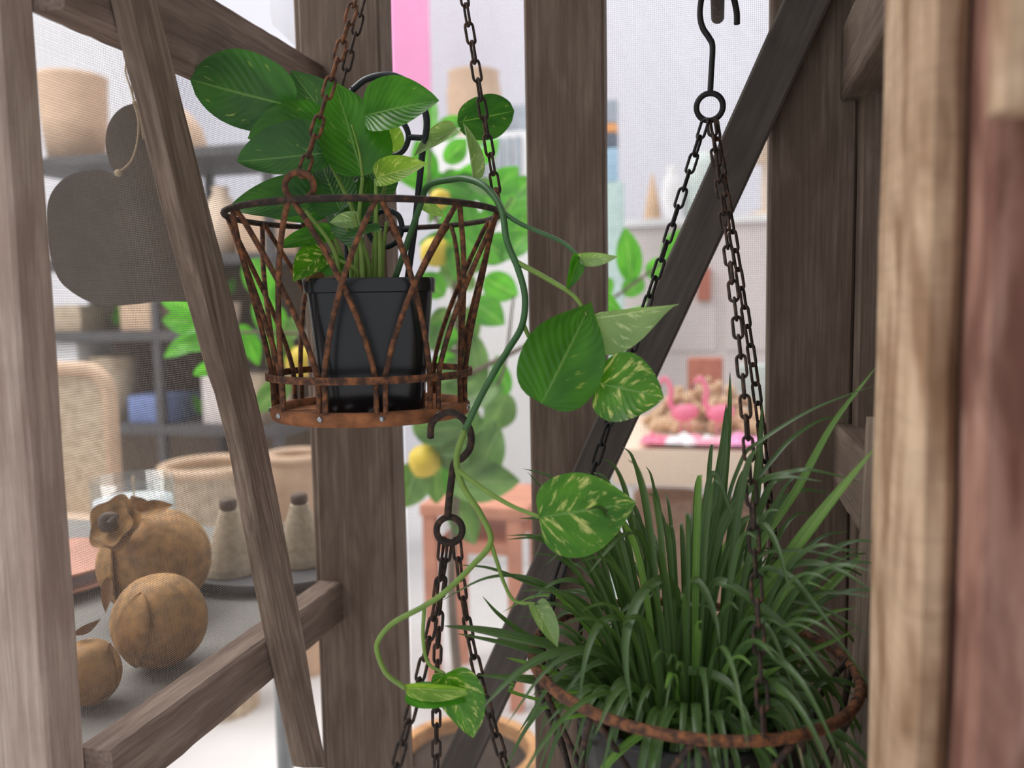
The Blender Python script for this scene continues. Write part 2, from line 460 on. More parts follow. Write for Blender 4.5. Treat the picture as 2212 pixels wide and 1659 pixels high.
def chain_bm(path, link_len, link_w, wire, twist=0.3):
    """links along a polyline path"""
    dense = catmull(path, 40)
    cum = [0]
    for a, b in zip(dense, dense[1:]): cum.append(cum[-1] + (b - a).length)
    L = cum[-1]; pitch = link_len - 2 * wire
    n = max(1, int(round(L / pitch)))
    def at(s):
        s = min(max(s, 0), L)
        for i in range(len(cum) - 1):
            if cum[i + 1] >= s:
                f = (s - cum[i]) / max(1e-9, cum[i + 1] - cum[i]); return dense[i].lerp(dense[i + 1], f)
        return dense[-1]
    bm = bmesh.new()
    for i in range(n):
        s = (i + 0.5) * L / n
        c = at(s); t = (at(s + 0.006) - at(s - 0.006)).normalized()
        side = t.cross(V((0.25, -0.97, 0))).normalized()
        ang = (math.pi / 2 if i % 2 else 0.0) + twist + rnd.uniform(-0.25, 0.25)
        nn = t.cross(side)
        u = side * math.cos(ang) + nn * math.sin(ang)
        hl = link_len / 2 - link_w / 2; rr = link_w / 2 - wire / 2
        pts = []
        for k in range(7):
            a = math.pi * k / 6; pts.append(c + t * (hl + rr * math.sin(a) * 1.0) + u * (rr * math.cos(a)))
        for k in range(7):
            a = math.pi * k / 6; pts.append(c - t * (hl + rr * math.sin(a)) - u * (rr * math.cos(a)))
        tube(bm, pts, wire / 2, 6, closed=True)
    return bm
def ring_bm(c, normal, R, r, seg=28, s2=8, squash=1.0):
    n = V(normal).normalized(); u = n.orthogonal().normalized(); w = n.cross(u)
    c = V(c)
    pts = [c + (u * math.cos(2 * math.pi * k / seg) + w * math.sin(2 * math.pi * k / seg) * squash) * R for k in range(seg)]
    bm = bmesh.new(); tube(bm, pts, r, s2, closed=True); return bm
def leaf_bm(base, tip, width, roll=0.0, fold=0.18, droop=0.1, lobe=0.22, asym=0.0, peak=0.36, tipp=0.95, wave=0.03, n=18, nv=10, facing=None):
    base, tip = V(base), V(tip)
    a = tip - base; L = a.length; a = a / L
    nrm = (facing or (CAM - (base + tip) / 2)).normalized()
    nrm = (nrm - a * nrm.dot(a)).normalized()
    nrm = Matrix.Rotation(math.radians(roll), 3, a) @ nrm
    s = nrm.cross(a).normalized()
    bm = bmesh.new(); uvl = bm.loops.layers.uv.new('UVMap')
    grid = []; uvs = {}
    ph = rnd.uniform(0, 6)
    for i in range(n + 1):
        u = (i / n) ** 1.15
        if u < peak: f = math.sqrt(max(0, 1 - (1 - u / peak) ** 2))
        else: f = math.cos(math.pi / 2 * (u - peak) / (1 - peak)) ** tipp
        f = max(f, 0.012)
        row = []
        for j in range(nv + 1):
            v = j / nv * 2 - 1
            hw = width / 2 * f * (1 + asym * (1 if v > 0 else -1))
            y = L * (u - lobe * (f * abs(v)) ** 1.6 * (1 - u) ** 2.2)
            z = fold * abs(v) ** 1.25 * hw - droop * L * (u - 0.35) ** 2 * (1 if u > 0.35 else 0.3) + wave * width * math.sin(u * 9 + ph + (v > 0) * 1.7) * v * v * f
            x = v * hw * math.cos(fold * 0.7)
            vert = bm.verts.new(base + a * y + s * x + nrm * z)
            uvs[vert] = (u, (v * f + 1) / 2 if False else (v + 1) / 2)
            row.append(vert)
        grid.append(row)
    for i in range(n):
        for j in range(nv):
            f = bm.faces.new((grid[i][j], grid[i][j + 1], grid[i + 1][j + 1], grid[i + 1][j]))
            for l in f.loops: l[uvl].uv = uvs[l.vert]
    return bm
def sheet(name, bm, mat, parent, c, thick=0.0):
    """link a leaf without touching its winding"""
    mw = recentre(bm, c)
    return link(name, bm, mat, parent, mw)
def blade_bm(path, width, n=6, side=None, base_w=0.75, tip=True, vfold=0.25):
    pts = catmull(path, n)
    m = len(pts)
    bm = bmesh.new(); uvl = bm.loops.layers.uv.new('UVMap'); uvs = {}
    rows = []
    prev = None
    for i, p in enumerate(pts):
        t = (pts[min(i + 1, m - 1)] - pts[max(i - 1, 0)]).normalized()
        view = (CAM - p).normalized()
        if side is None:
            s = t.cross(view * 0.8 + V((0, 0, 0.55)))
        else:
            s = V(side) - t * V(side).dot(t)
        s = s.normalized()
        if prev is not None and s.dot(prev) < 0: s = -s
        if prev is not None: s = (s * 0.6 + prev * 0.4).normalized()
        prev = s
        nn = s.cross(t).normalized()
        u = i / (m - 1)
        f = base_w + (1 - base_w) * min(1, u * 3)
        if tip: f *= min(1.0, ((1 - u) / 0.35)) ** 0.7 if u > 0.65 else 1
        f = max(f, 0.03)
        row = []
        for j, v in enumerate((-1, -0.5, 0, 0.5, 1)):
            vert = bm.verts.new(p + s * v * width / 2 * f + nn * abs(v) * vfold * width / 2 * f)
            uvs[vert] = (u, (v + 1) / 2); row.append(vert)
        rows.append(row)
    for A, B in zip(rows, rows[1:]):
        for j in range(4):
            f = bm.faces.new((A[j], A[j + 1], B[j + 1], B[j]))
            for l in f.loops: l[uvl].uv = uvs[l.vert]
    return bm
def outline_bm(pts, ext):
    """closed outline (3D points in a plane) extruded by ext"""
    bm = bmesh.new(); ext = V(ext)
    a = [bm.verts.new(p) for p in pts]; b = [bm.verts.new(V(p) + ext) for p in pts]
    bm.faces.new(a[::-1]); bm.faces.new(b)
    for i in range(len(a)):
        j = (i + 1) % len(a)
        bm.faces.new((a[i], a[j], b[j], b[i]))
    return bm
def merge(dst, src):
    me = bpy.data.meshes.new('tmp'); src.to_mesh(me); src.free(); dst.from_mesh(me); bpy.data.meshes.remove(me)

# ------------------------------------------------------------------ setting
def structure(name, lo, hi, mat):
    bm = bmesh.new(); box(bm, lo, hi)
    return tag(flat(link(name, bm, mat)), kind='structure')
structure('floor', (-6, -2.5, -0.1), (6, 7.4, 0), M['floor'])
M['wallpaint'] = plain('shop_wall_paint', s2l(212, 212, 220), 0.8, 0, 0.02, 2)
structure('wall_back', (-6, 7.0, 0), (6, 7.1, 5.2), M['wallpaint'])
structure('wall_left', (-5.1, -2.5, 0), (-5.0, 7.0, 5.2), M['white'])
structure('wall_right', (5.0, -2.5, 0), (5.1, 7.0, 5.2), M['white'])

# ------------------------------------------------------------------ wooden hutch
YB, XL, XR = 1.0, -0.515, 0.128
hutch = empty('wooden_hutch', (-0.2, 0.75, 0), 'weathered wooden hutch frame of posts, rails and braces with wire mesh walls', 'hutch')
ZT = 2.12
# rear posts
post('post', -0.521, -0.411, YB, YB + 0.045, 0, ZT, M['post'], hutch)
post('post', -0.534, -0.5215, YB + 0.012, YB + 0.05, 0, ZT, M['post'], hutch, n=14)
post('post', -0.227, -0.132, YB, YB + 0.03, 0, ZT, M['post'], hutch)
post('post', 0.054, 0.1465, YB, YB + 0.04, 0, ZT, M['post'], hutch)
post('post', 0.1472, 0.200, YB - 0.022, YB + 0.03, 0, ZT, M['post'], hutch)
# front posts
yf0, yf1 = onX(107, 1640, XL).y, 0.562
post('post', -0.66, XL, yf0, yf1, 0, ZT, M['front'], hutch, rough=0.0022)
yr0, yr1 = 0.452, 0.56
xr_post = onY(1892, 700, yr1).x
xr_far = onY(2082, 700, yr0).x
post('post', xr_post, xr_far, yr0, yr1, 0, ZT, M['pale'], hutch, rough=0.0018, bev=0.006)
post('door_board', xr_far + 0.001, xr_far + 0.16, yr0 - 0.03, yr0 + 0.06, 0, ZT, M['red'], hutch, rough=0.002)
post('door_board', xr_far + 0.045, xr_far + 0.13, yr0 - 0.05, yr0 - 0.031, 0, ZT, M['red'], hutch, rough=0.002)
_k = onY(2158, 238, yr0 - .07)
post('door_board', _k.x, _k.x + .10, yr0 - .07, yr0 - .0515, _k.z, ZT, M['pale'], hutch, rough=.0015)
# left wall rails
def rail(name, x0, x1, y0, y1, z0, z1, mat):
    return beam(name, [(x1, y0, z0), (x1, y1, z0)], [(x1, y0, z1), (x1, y1, z1)], (x0 - x1, 0, 0), mat, hutch)
zr1 = onX(590, 1367, -0.488).z; zr0 = onX(600, 1462, -0.488).z
rail('rail', -0.524, -0.488, yf1, YB, zr0, zr1, M['grey'])
rail('rail', -0.522, -0.488, yf1, YB, 1.635, 1.712, M['grey'])
# leaning batten on the left wall
xs = -0.468
Ll = [onX(x, y, xs) for x, y in ((277, 0), (412, 557), (520, 940), (576, 1250), (660, 1659))]
Lr = [onX(x, y, xs) for x, y in ((341, 0), (483, 557), (577, 940), (636, 1250), (706, 1659))]
Ll.insert(0, onX(252, -100, xs)); Lr.insert(0, onX(316, -100, xs))
beam('batten', Ll, Lr, (-0.019, 0.0, 0), M['stick'], hutch, n=40)
# diagonal brace on the rear posts
yb = 0.975
beam('brace', [onY(1735, -100, yb), onY(951, 1655, yb), onY(906, 1756, yb)], [onY(1842, -100, yb), onY(1030, 1655, yb), onY(984, 1756, yb)], (0, 0.024, 0), M['brace'], hutch, n=40, rough=0.0006)
# right wall rails, ends against the corner post
pz = onY(1815, 220, YB).z
rail('rail', XR + 0.035, XR, yr1 + 0.005, YB - 0.001, pz, pz + 0.078, M['post'])
pz2 = onY(1808, 915, YB).z
rail('rail', XR + 0.035, XR, yr1 + 0.005, YB - 0.001, pz2 - 0.078, pz2, M['post'])
# boards closing the right wall behind the rails
for i in range(4):
    yy = yr1 + 0.006 + i * 0.1
    rail('wall_board', XR + 0.056, XR + 0.037, yy, min(yy + 0.098, YB - .024), 0.05, ZT - .01, M['post'])
# leaning batten on the right wall
xs2 = XR - 0.004
beam('batten', [onX(1872, 900, xs2), onX(1822, 1659, xs2), onX(1812, 1800, xs2)], [onX(1925, 900, xs2), onX(1884, 1659, xs2), onX(1876, 1800, xs2)], (0.003, 0, 0), M['stick'], hutch, n=20)
# unseen boards added overhead to shade the inside of the hutch
for i in range(6):
    beam('shade_board', [(-0.5, 0.44 + i * 0.112, ZT), (0.36, 0.44 + i * 0.112, ZT)], [(-0.5, 0.545 + i * 0.112, ZT), (0.36, 0.545 + i * 0.112, ZT)], (0, 0, 0.02), M['post'], hutch, n=6)
# a rod running front to back that carries the hooks
hook_top = P(1550, 3, 0.87)
bm = bmesh.new(); tube(bm, [(hook_top.x, 0.47, hook_top.z + 0.0075), (hook_top.x, 1.002, hook_top.z + 0.0075)], 0.0075, 12)
link('hanging_rod', bm, M['rustdark'], hutch)
hook_up = P(916, -640, 0.85)
bm = bmesh.new(); tube(bm, [(hook_up.x + .003, 0.47, hook_up.z + 0.0045), (hook_up.x + .003, 1.002, hook_up.z + 0.0045)], 0.009, 12)
link('hanging_rod', bm, M['rustdark'], hutch)
# wire mesh, with a loose flap curling off the left post
def screen(name, o, ux, uz, W, H, sp, r, sag=None):
    bm = bmesh.new(); o, ux, uz = V(o), V(ux), V(uz); nn = ux.cross(uz)
    def strand(a, b, t):
        w = (b - a).normalized().cross(nn).normalized() * r; q = nn * r * 0.6
        A = [bm.verts.new(a + k) for k in (w, q, -w, -q)]; B = [bm.verts.new(b + k) for k in (w, q, -w, -q)]
        for k in range(4): bm.faces.new((A[k], A[(k + 1) % 4], B[(k + 1) % 4], B[k]))
    for i in range(int(W / sp) + 1):
        j = rnd.uniform(-.00018, .00018)
        strand(o + ux * (i * sp + j), o + ux * (i * sp - j) + uz * H, 0)
    for i in range(int(H / sp) + 1):
        j = rnd.uniform(-.00018, .00018)
        strand(o + uz * (i * sp + j), o + uz * (i * sp - j) + ux * W, 1)
    return tag(link(name, bm, M['wire'], hutch, None, False), 'fine grey wire mesh')
screen('wire_mesh', (-0.41, YB + 0.047, 0.72), (1, 0, 0), (0, 0, 1), 0.475, 1.28, 0.0023, 0.00017)
screen('wire_mesh', (-0.524, yf1, 0.99), (0, 1, 0), (0, 0, 1), YB - yf1, 0.69, 0.0021, 0.00017)

bm = bmesh.new()
def flap(u, v):
    x = 598 + 54 * u - 14 * math.sin(v * 2.6) * (1 - u); y = -50 + (105 + 58 * u) * v
    return P(x, y, 1.125 - .03 * math.sin(u * 3.1) * (.4 + v * .6))
for i in range(19):
    tube(bm, [flap(i / 18, k / 16) for k in range(17)], .00016, 3, cap=False)
for i in range(44):
    tube(bm, [flap(k / 8, i / 43) for k in range(9)], .00016, 3, cap=False)
tag(link('wire_mesh', bm, M['wire'], hutch), 'loose flap of fine grey wire mesh')

# ------------------------------------------------------------------ upper wire basket
def basket(name, c, z_top, z_bot, r_top, r_bot, label, npair=11, phase=0.0, wire=0.0027, mid=0.79, hoop=True):
    root = empty(name, (c[0], c[1], z_bot), label, 'hanging basket')
    H = z_top - z_bot
    cx, cy = c
    zm = z_top - H * mid
    def R(t):                                    # radius against height 0..1 from the base
        return r_bot + 0.004 + (r_top - r_bot - 0.004) * max(0, (t - 0.15) / 0.85) ** 1.5
    bm = ring_bm((cx, cy, z_top), (0, 0, 1), r_top, 0.0032, 64); link('rim', bm, M['rustdark'], root)
    if hoop:
        bm = bmesh.new(); rm = R(1 - mid) + 0.0042
        lathe(bm, [(rm, -0.0035), (rm + 0.003, -0.0035), (rm + 0.003, 0.0035), (rm, 0.0035), (rm, -0.0035)], 64, (cx, cy, zm)); flat(link('hoop', bm, M['rust'], root))
    bm = bmesh.new(); lathe(bm, [(r_bot - 0.004, 0.004), (r_bot + 0.006, 0.003), (r_bot + 0.0085, 0.007), (r_bot + 0.0085, 0.014), (r_bot + 0.005, 0.0165), (r_bot - 0.002, 0.0165), (r_bot - 0.004, 0.004)], 64, (cx, cy, z_bot - 0.004)); link('base_ring', bm, M['rustplate'], root)
    # slotted plate
    bm = bmesh.new(); n = 0; th = 0.003
    zp = z_bot + 0.005
    yy = -r_bot
    rows = 15
    for i in range(rows):
        y0 = -r_bot + 2 * r_bot * i / rows; y1 = y0 + 2 * r_bot / rows * 0.62
        hw = math.sqrt(max(0, r_bot ** 2 - max(abs(y0), abs(y1)) ** 2))
        if hw > 0.004: box(bm, (cx - hw, cy + y0, zp - th), (cx + hw, cy + y1, zp))
    for k in range(-4, 5):
        x0 = k * r_bot / 4.6; hw = math.sqrt(max(0, r_bot ** 2 - (abs(x0) + 0.006) ** 2))
        box(bm, (cx + x0 - 0.006, cy - hw, zp - th - 0.0004), (cx + x0 + 0.006, cy + hw, zp - 0.0004))
    flat(link('base_plate', bm, M['rustplate'], root))
    pitch = 2 * math.pi / npair
    for k in range(npair):
        a0 = phase + k * pitch
        for sgn in (-1, 1):
            pts = []
            for i in range(15):
                t = i / 14
                ang = a0 + sgn * 0.042 + sgn * (pitch - 0.05) * (max(0, t - 0.2) / 0.8) ** 1.25
                rr = R(t) if t < 1 else r_top
                pts.append((cx + (rr + (0.0014 * sgn if i not in (0, 14) else 0)) * math.cos(ang), cy + (rr + (0.0014 * sgn if i not in (0, 14) else 0)) * math.sin(ang), z_bot + 0.002 + H * t * 0.996))
            bm = bmesh.new(); tube(bm, pts, wire, 7); link('wire', bm, M['rust'], root)
        bm = bmesh.new(); bmesh.ops.create_icosphere(bm, subdivisions=2, radius=0.0031, matrix=Matrix.Translation((cx + (r_bot + 0.0085) * math.cos(a0), cy + (r_bot + 0.0085) * math.sin(a0), z_bot + 0.007)))
        link('solder_bead', bm, M['solder'], root)
    return root

UB = P(790, 466, 0.855)
UBB = onY(795, 893, UB.y)
zt, zb = UB.z, UBB.z
ub = basket('hanging_basket', (UB.x, UB.y), zt, zb, 0.138, 0.094, 'rusty wire basket hung high holding the black pot of pothos', 11, math.radians(-61.5))
def chain(root, pts, ll=0.026, lw=0.0115, w=0.0031, mat='rustdark', tw=0.3):
    bm = chain_bm(pts, ll, lw, w, tw); return link('chain', bm, M[mat], root)
def polar(c, r, deg, z):
    return V((c.x + r * math.cos(math.radians(deg)), c.y + r * math.sin(math.radians(deg)), z))
apex = V((hook_up.x, hook_up.y, hook_up.z - 0.0545))
for deg in (-92, 17, 144):
    a = polar(UB, 0.138, deg, zt)
    e = (apex - a).normalized()
    rc = a + e * 0.013
    bm = ring_bm(rc, V((-1, -0.2, 0)).cross(e).cross(e) if deg > 0 else (0.3, -1, 0.1), 0.0125, 0.0029, 24); link('eye_ring', bm, M['rust'], ub)
    chain(ub, [rc + e * 0.010, rc.lerp(apex, 0.5) + V((0, 0, -0.002)), apex], mat='rust' if deg == -92 else 'rustdark')
bm = ring_bm(apex + V((0, 0, 0.012)), (0, 1, 0), 0.014, 0.003); tube(bm, catmull([apex + V((0, 0, 0.024)), apex + V((-0.003, 0, 0.038)), apex + V((-0.017, 0, 0.052)), apex + V((-0.010, 0, 0.07)), apex + V((0.004, 0, 0.0735)), apex + V((0.017, 0, 0.062)), apex + V((0.018, 0, 0.05))], 6), 0.0028, 8)
link('hook', bm, M['rustdark'], ub)

# ------------------------------------------------------------------ pothos in a black pot
pc = V((UB.x + 0.012, UB.y - 0.018, zb + 0.0055))
pothos = empty('potted_pothos', pc, 'trailing pothos with variegated leaves in a black pot in the high basket', 'potted plant')
ptop = onY(806, 600, pc.y - 0.05).z
ph_ = ptop - pc.z
bm = bmesh.new()
lathe(bm, [(0.0475, 0), (0.050, 0.002), (0.052, 0.03), (0.0605, ph_ - 0.016), (0.0605, ph_ - 0.014), (0.0632, ph_ - 0.013), (0.0640, ph_ - 0.002), (0.0632, ph_), (0.060, ph_), (0.0585, ph_ - 0.01), (0.056, ph_ - 0.03)], 64, pc, 5.5, math.radians(20))
flat(link('pot', bm, M['blackplastic'], pothos), 50)
bm = bmesh.new(); lathe(bm, [(0.0001, ph_ - 0.022), (0.03, ph_ - 0.020), (0.0565, ph_ - 0.024), (0.0565, ph_ - 0.028)], 40, pc, 5.5, math.radians(20)); link('soil', bm, M['soil'], pothos)
def stem(pts, r0, r1=None, mat='stem', parent=None):
    bm = bmesh.new(); r1 = r1 or r0
    tube(bm, catmull(pts, 10), lambda t: r0 + (r1 - r0) * t, 8)
    return link('stem', bm, M[mat], parent or pothos)
def pl(bx, by, db, tx, ty, dt, wpx, mat='leafm', roll=0, **k):
    """pothos leaf: base and tip as (pixel, distance), width in pixels"""
    b, t = P(bx, by, db), P(tx, ty, dt)
    bm = leaf_bm(b, t, px(wpx, (db + dt) / 2), roll, **k)
    return sheet('leaf', bm, M[mat], pothos, b)
# leaves, back to front
pl(760, 330, .90, 628, 148, .90, 150, 'leafd', 10)
pl(720, 420, .87, 700, 300, .90, 120, 'leafd', 0)
pl(800, 420, .88, 840, 330, .92, 90, 'leafd', 0)
pl(735, 455, .84, 690, 345, .86, 110, 'leafd', -10)
pl(770, 470, .85, 800, 380, .86, 80, 'leafd', 10)
pl(845, 330, .89, 836, 248, .90, 62, 'leafy', 10)
pl(640, 232, .82, 408, 174, .80, 168, 'leafd', -12, asym=-0.12, tipp=.62, lobe=.1, droop=.12, peak=.5, fold=.12)
pl(700, 262, .82, 536, 296, .79, 100, 'leafm', 24, asym=-.1, tipp=.7, fold=.25)
pl(706, 330, .80, 512, 352, .78, 118, 'leafd', 18, asym=-.25, droop=-.12, tipp=.7, fold=.3)
pl(690, 430, .85, 486, 449, .86, 92, 'leafd', 18, asym=-.28, fold=.1)
pl(700, 456, .87, 560, 466, .86, 54, 'leafd', -50, fold=.2)
pl(783, 380, .80, 722, 168, .82, 158, 'leafm', 14, droop=.12, asym=-.05, lobe=.12)
pl(788, 250, .81, 940, 214, .76, 118, 'leafm', -22, asym=.22, droop=.15, lobe=.1, tipp=.8)
pl(812, 384, .80, 920, 352, .77, 62, 'leafy', -20, asym=.15, fold=.3)
pl(985, 275, .86, 894, 334, .84, 52, 'leafp', 40, fold=.5)
pl(988, 264, .90, 1113, 240, .92, 96, 'leafd', 10, tipp=.55, peak=.5, lobe=.06)
pl(1022, 384, .86, 1004, 262, .88, 50, 'leafp', 50, fold=.8)
pl(716, 500, .80, 597, 533, .77, 52, 'leafm', 30, fold=.3)
pl(700, 545, .79, 634, 606, .76, 66, 'leafv', 14, fold=.25, asym=-.2)
pl(822, 492, .79, 735, 512, .77, 30, 'leafd', 45, fold=.4)
pl(775, 475, .80, 712, 480, .79, 40, 'leafp', 20, fold=.3)
pl(775, 520, .82, 700, 440, .86, 60, 'leafd', 0)
pl(726, 590, .80, 705, 545, .80, 60, 'leafm', 0)
pl(905, 430, .88, 960, 470, .90, 30, 'leafp', 20)
pl(700, 600, .79, 660, 606, .775, 26, 'leafdry', 30, fold=.6)
# petioles out of the pot
for sx, sy, ex, ey, d0, d1 in ((770, 606, 783, 382, .82, .80), (812, 606, 812, 386, .82, .80), (790, 606, 705, 335, .83, .82), (760, 606, 752, 470, .83, .84), (735, 606, 660, 455, .80, .78),
                               (800, 606, 770, 500, .82, .81), (825, 606, 835, 480, .83, .84), (780, 606, 700, 548, .81, .79), (745, 606, 716, 502, .81, .80), (822, 606, 820, 495, .81, .80), (790, 606, 740, 480, .84, .83), (765, 606, 715, 440, .85, .86), (805, 606, 850, 330, .86, .89), (784, 606, 765, 460, .80, .79)):
    stem([P(sx, sy + 12, d0), P(sx + (ex - sx) * .2, sy + (ey - sy) * .45, (d0 + d1) / 2), P(ex, ey, d1)], .0029, .0018)
stem([P(783, 382, .80), P(776, 330, .803), P(760, 270, .806)], .0018, .0009)
# the trailing vine
VM = [(852, 606, .84), (905, 452, .85), (925, 402, .84), (975, 388, .82), (1010, 387, .80), (1050, 405, .78), (1083, 452, .765), (1095, 520, .755), (1118, 578, .75), (1134, 640, .75), (1128, 702, .75), (1100, 752, .75), (1070, 800, .745), (1036, 862, .74), (1004, 930, .735), (986, 990, .73), (1000, 1050, .73), (1038, 1110, .725), (1060, 1170, .72), (1020, 1222, .715), (962, 1278, .71), (915, 1310, .71), (850, 1345, .71), (818, 1382, .71), (816, 1412, .71), (836, 1456, .71), (876, 1487, .71)]
stem([P(*p) for p in VM[:15]], .0034, .0030, 'stemd'); stem([P(*p) for p in VM[14:]], .0030, .0021, 'stem')
stem([P(1083, 456, .765), P(1128, 485, .76), (P(1212, 522, .75)), P(1252, 556, .74)], .0024, .0017, 'stemd')
stem([P(1108, 562, .752), P(1182, 602, .745), P(1240, 640, .735), P(1268, 682, .73)], .0026, .0018)
stem([P(1130, 700, .75), P(1150, 738, .755), P(1190, 766, .76)], .0022, .0016)
stem([P(985, 1012, .73), P(1050, 1060, .72), P(1108, 1094, .71), P(1166, 1117, .70)], .0026, .0017)
stem([P(1060, 1172, .72), P(1074, 1215, .72), P(1090, 1262, .72), P(1112, 1298, .72), P(1156, 1305, .715)], .0021, .0014)
stem([P(917, 1310, .71), P(914, 1380, .715), P(925, 1432, .715), P(960, 1455, .71)], .0019, .0014)
stem([P(1022, 384, .86), P(1018, 386, .81), P(1012, 387, .80)], .0022, .002)
# leaves on the vine
pl(1250, 554, .74, 1226, 628, .74, 60, 'leafm', -40, fold=.6, asym=-.4)
pl(1252, 556, .738, 1334, 556, .72, 38, 'leafp', 35, fold=.4)
pl(1283, 688, .735, 1467, 658, .72, 96, 'leafp', 12, asym=-.75, fold=.3, lobe=.1, tipp=1.5, peak=.2)
pl(1170, 872, .71, 1279, 652, .73, 186, 'leafm', 8, fold=.12, droop=.05, lobe=.14, tipp=1.1, peak=.42)
pl(1292, 828, .73, 1432, 858, .70, 158, 'leafv', -10, fold=.22, lobe=.14, tipp=.8, peak=.42)
pl(1164, 1118, .70, 1374, 1086, .69, 182, 'leafv', 6, fold=.16, lobe=.16, tipp=.95, peak=.42, asym=-.05)
pl(1156, 1305, .715, 1206, 1397, .70, 56, 'leafp', -30, fold=.4, lobe=.3)
pl(876, 1486, .71, 1028, 1496, .70, 46, 'leafy', 30, fold=.55, lobe=.1)
pl(876, 1500, .713, 1012, 1512, .705, 64, 'leafm', -30, fold=.2, lobe=.1)
pl(962, 1455, .71, 1020, 1597, .71, 118, 'leafv', 28, asym=.4, fold=.3, lobe=.35)

# ------------------------------------------------------------------ black trellis stuck in the pot
yt = pc.y + 0.034
def T(x, y): return onY(x, y, yt)
tr = empty('plant_trellis', T(880, 606), 'black plastic scrollwork trellis stuck in the pothos pot', 'trellis')
def bar(pts, r=0.0034):
    bm = bmesh.new(); tube(bm, catmull(pts, 8), r, 8); return link('bar', bm, M['trellis'], tr)
bar([T(878, 622), T(898, 470), T(912, 335), T(922, 270), T(915, 232), T(893, 190), T(862, 168), T(828, 162), T(790, 172), T(762, 194)], .0036)
bar([T(752, 622), T(748, 470), T(742, 335), T(738, 270), T(744, 225), T(762, 194)], .0034)
def scroll(pts, r=0.0031):
    bm = bmesh.new(); tube(bm, catmull(pts, 8), r, 8); return link('scroll', bm, M['trellis'], tr)
scroll([T(832, 243), T(858, 252), T(877, 275), T(882, 300), T(870, 326), T(846, 337), T(816, 333), T(822, 345), T(822, 360)])
scroll([T(832, 243), T(806, 252), T(786, 275), T(781, 300), T(792, 326), T(816, 333)])
scroll([T(845, 455), T(862, 468), T(868, 494), T(858, 520), T(836, 533), T(812, 528)])
scroll([T(812, 528), T(797, 505), T(800, 475), T(820, 458), T(845, 455)])
scroll([T(882, 296), T(914, 298)]); scroll([T(866, 496), T(895, 494)]); scroll([T(783, 296), T(741, 298)]); scroll([T(799, 496), T(748, 494)])

# ------------------------------------------------------------------ hook and chains below the upper basket
lb = empty('chain_hanger', P(971, 1143, .79), 'three rusty chains on a ring and hook hooked under the high basket', 'chain')
e_ = V((UB.x + 0.107, UB.y - 0.01, zb))
d_ = 0.765
hk = [P(930, 945, d_ + .025), P(932, 918, d_ + .02), P(945, 902, d_ + .015), P(968, 890, d_ + .005), P(998, 902, d_), P(1016, 932, d_), P(1016, 965, d_), P(1000, 988, d_), P(982, 1000, d_), P(976, 1030, d_), P(970, 1080, d_), P(967, 1116, d_)]
bm = bmesh.new(); tube(bm, catmull(hk, 6), .0034, 8); link('hook', bm, M['rustdark'], lb)
ringc = P(971, 1145, d_)
link('ring', ring_bm(ringc, CAM - ringc, .0118, .0032), M['rustdark'], lb)
for pts in ([(958, 1166, d_), (945, 1290, d_ - .01), (908, 1460, d_ - .03), (852, 1670, d_ - .06), (820, 1800, d_ - .075)],
            [(968, 1170, d_), (952, 1290, d_ + .01), (944, 1450, d_ + .03), (942, 1670, d_ + .06), (941, 1800, d_ + .075)],
            [(986, 1166, d_), (1000, 1290, d_ - .005), (1032, 1450, d_ - .01), (1096, 1670, d_ - .02), (1140, 1800, d_ - .025)]):
    chain(lb, [P(*p) for p in pts], .024, .0108, .0031)

# ------------------------------------------------------------------ right basket with its hook, chains and grass
RBc = P(1490, 1422, .75)
rb = empty('hanging_basket', (RBc.x, RBc.y, RBc.z - 0.2), 'low rusty wire basket of grassy blades hung by chains from a black hook', 'hanging basket')
rr_ = 0.142
bm = ring_bm(RBc, (0.04, 0.0, 1), rr_, 0.0046, 64, 8); link('rim', bm, M['rust'], rb)
zb2 = RBc.z - 0.2; rbot = 0.1
pitch = 2 * math.pi / 11
for k in range(11):
    for sgn in (-1, 1):
        pts = []
        for i in range(13):
            t = i / 12
            ang = 0.2 + k * pitch + sgn * 0.042 + sgn * (pitch - 0.05) * (max(0, t - 0.2) / 0.8) ** 1.25
            q = rbot + (rr_ - rbot) * max(0, (t - .15) / .85) ** 1.5 + 0.0014 * sgn
            pts.append((RBc.x + q * math.cos(ang), RBc.y + q * math.sin(ang), zb2 + 0.2 * t - 0.002))
        bm = bmesh.new(); tube(bm, pts, .0027, 7); link('wire', bm, M['rustdark'], rb)
bm = bmesh.new(); lathe(bm, [(0.001, 0), (rbot + .006, 0), (rbot + .008, .006), (rbot + .006, .012), (rbot - .003, .012), (rbot - .004, .004), (.001, .004)], 48, (RBc.x, RBc.y, zb2 - .006)); link('base_plate', bm, M['rustplate'], rb)
dh = 0.87
def H(x, y): return P(x, y, dh)
bm = bmesh.new()
tube(bm, catmull([H(1592, 52), H(1591, 25), H(1584, -6), H(1570, -32), H(1550, -41), H(1530, -32), H(1516, -4), H(1512, 32), H(1518, 60), H(1532, 82), H(1539, 100), H(1537, 150), H(1534, 202)], 8), .0032, 8)
link('hook', bm, M['iron'], rb)
rc2 = H(1533, 231)
link('ring', ring_bm(rc2, CAM - rc2, .0135, .0031, 28), M['iron'], rb)
def rimp(deg): return V((RBc.x + rr_ * math.cos(math.radians(deg)), RBc.y + rr_ * math.sin(math.radians(deg)), RBc.z))
chain(rb, [H(1524, 260), (H(1516, 285)).lerp(rimp(176), .5) + V((0, 0, -.002)), rimp(176)], .026, .0112, .0032, 'iron', .5)
chain(rb, [H(1536, 260), H(1548, 290).lerp(rimp(-66), .5) + V((0.006, 0, 0)), rimp(-66)], .026, .0112, .0032, 'rustdark', .3)
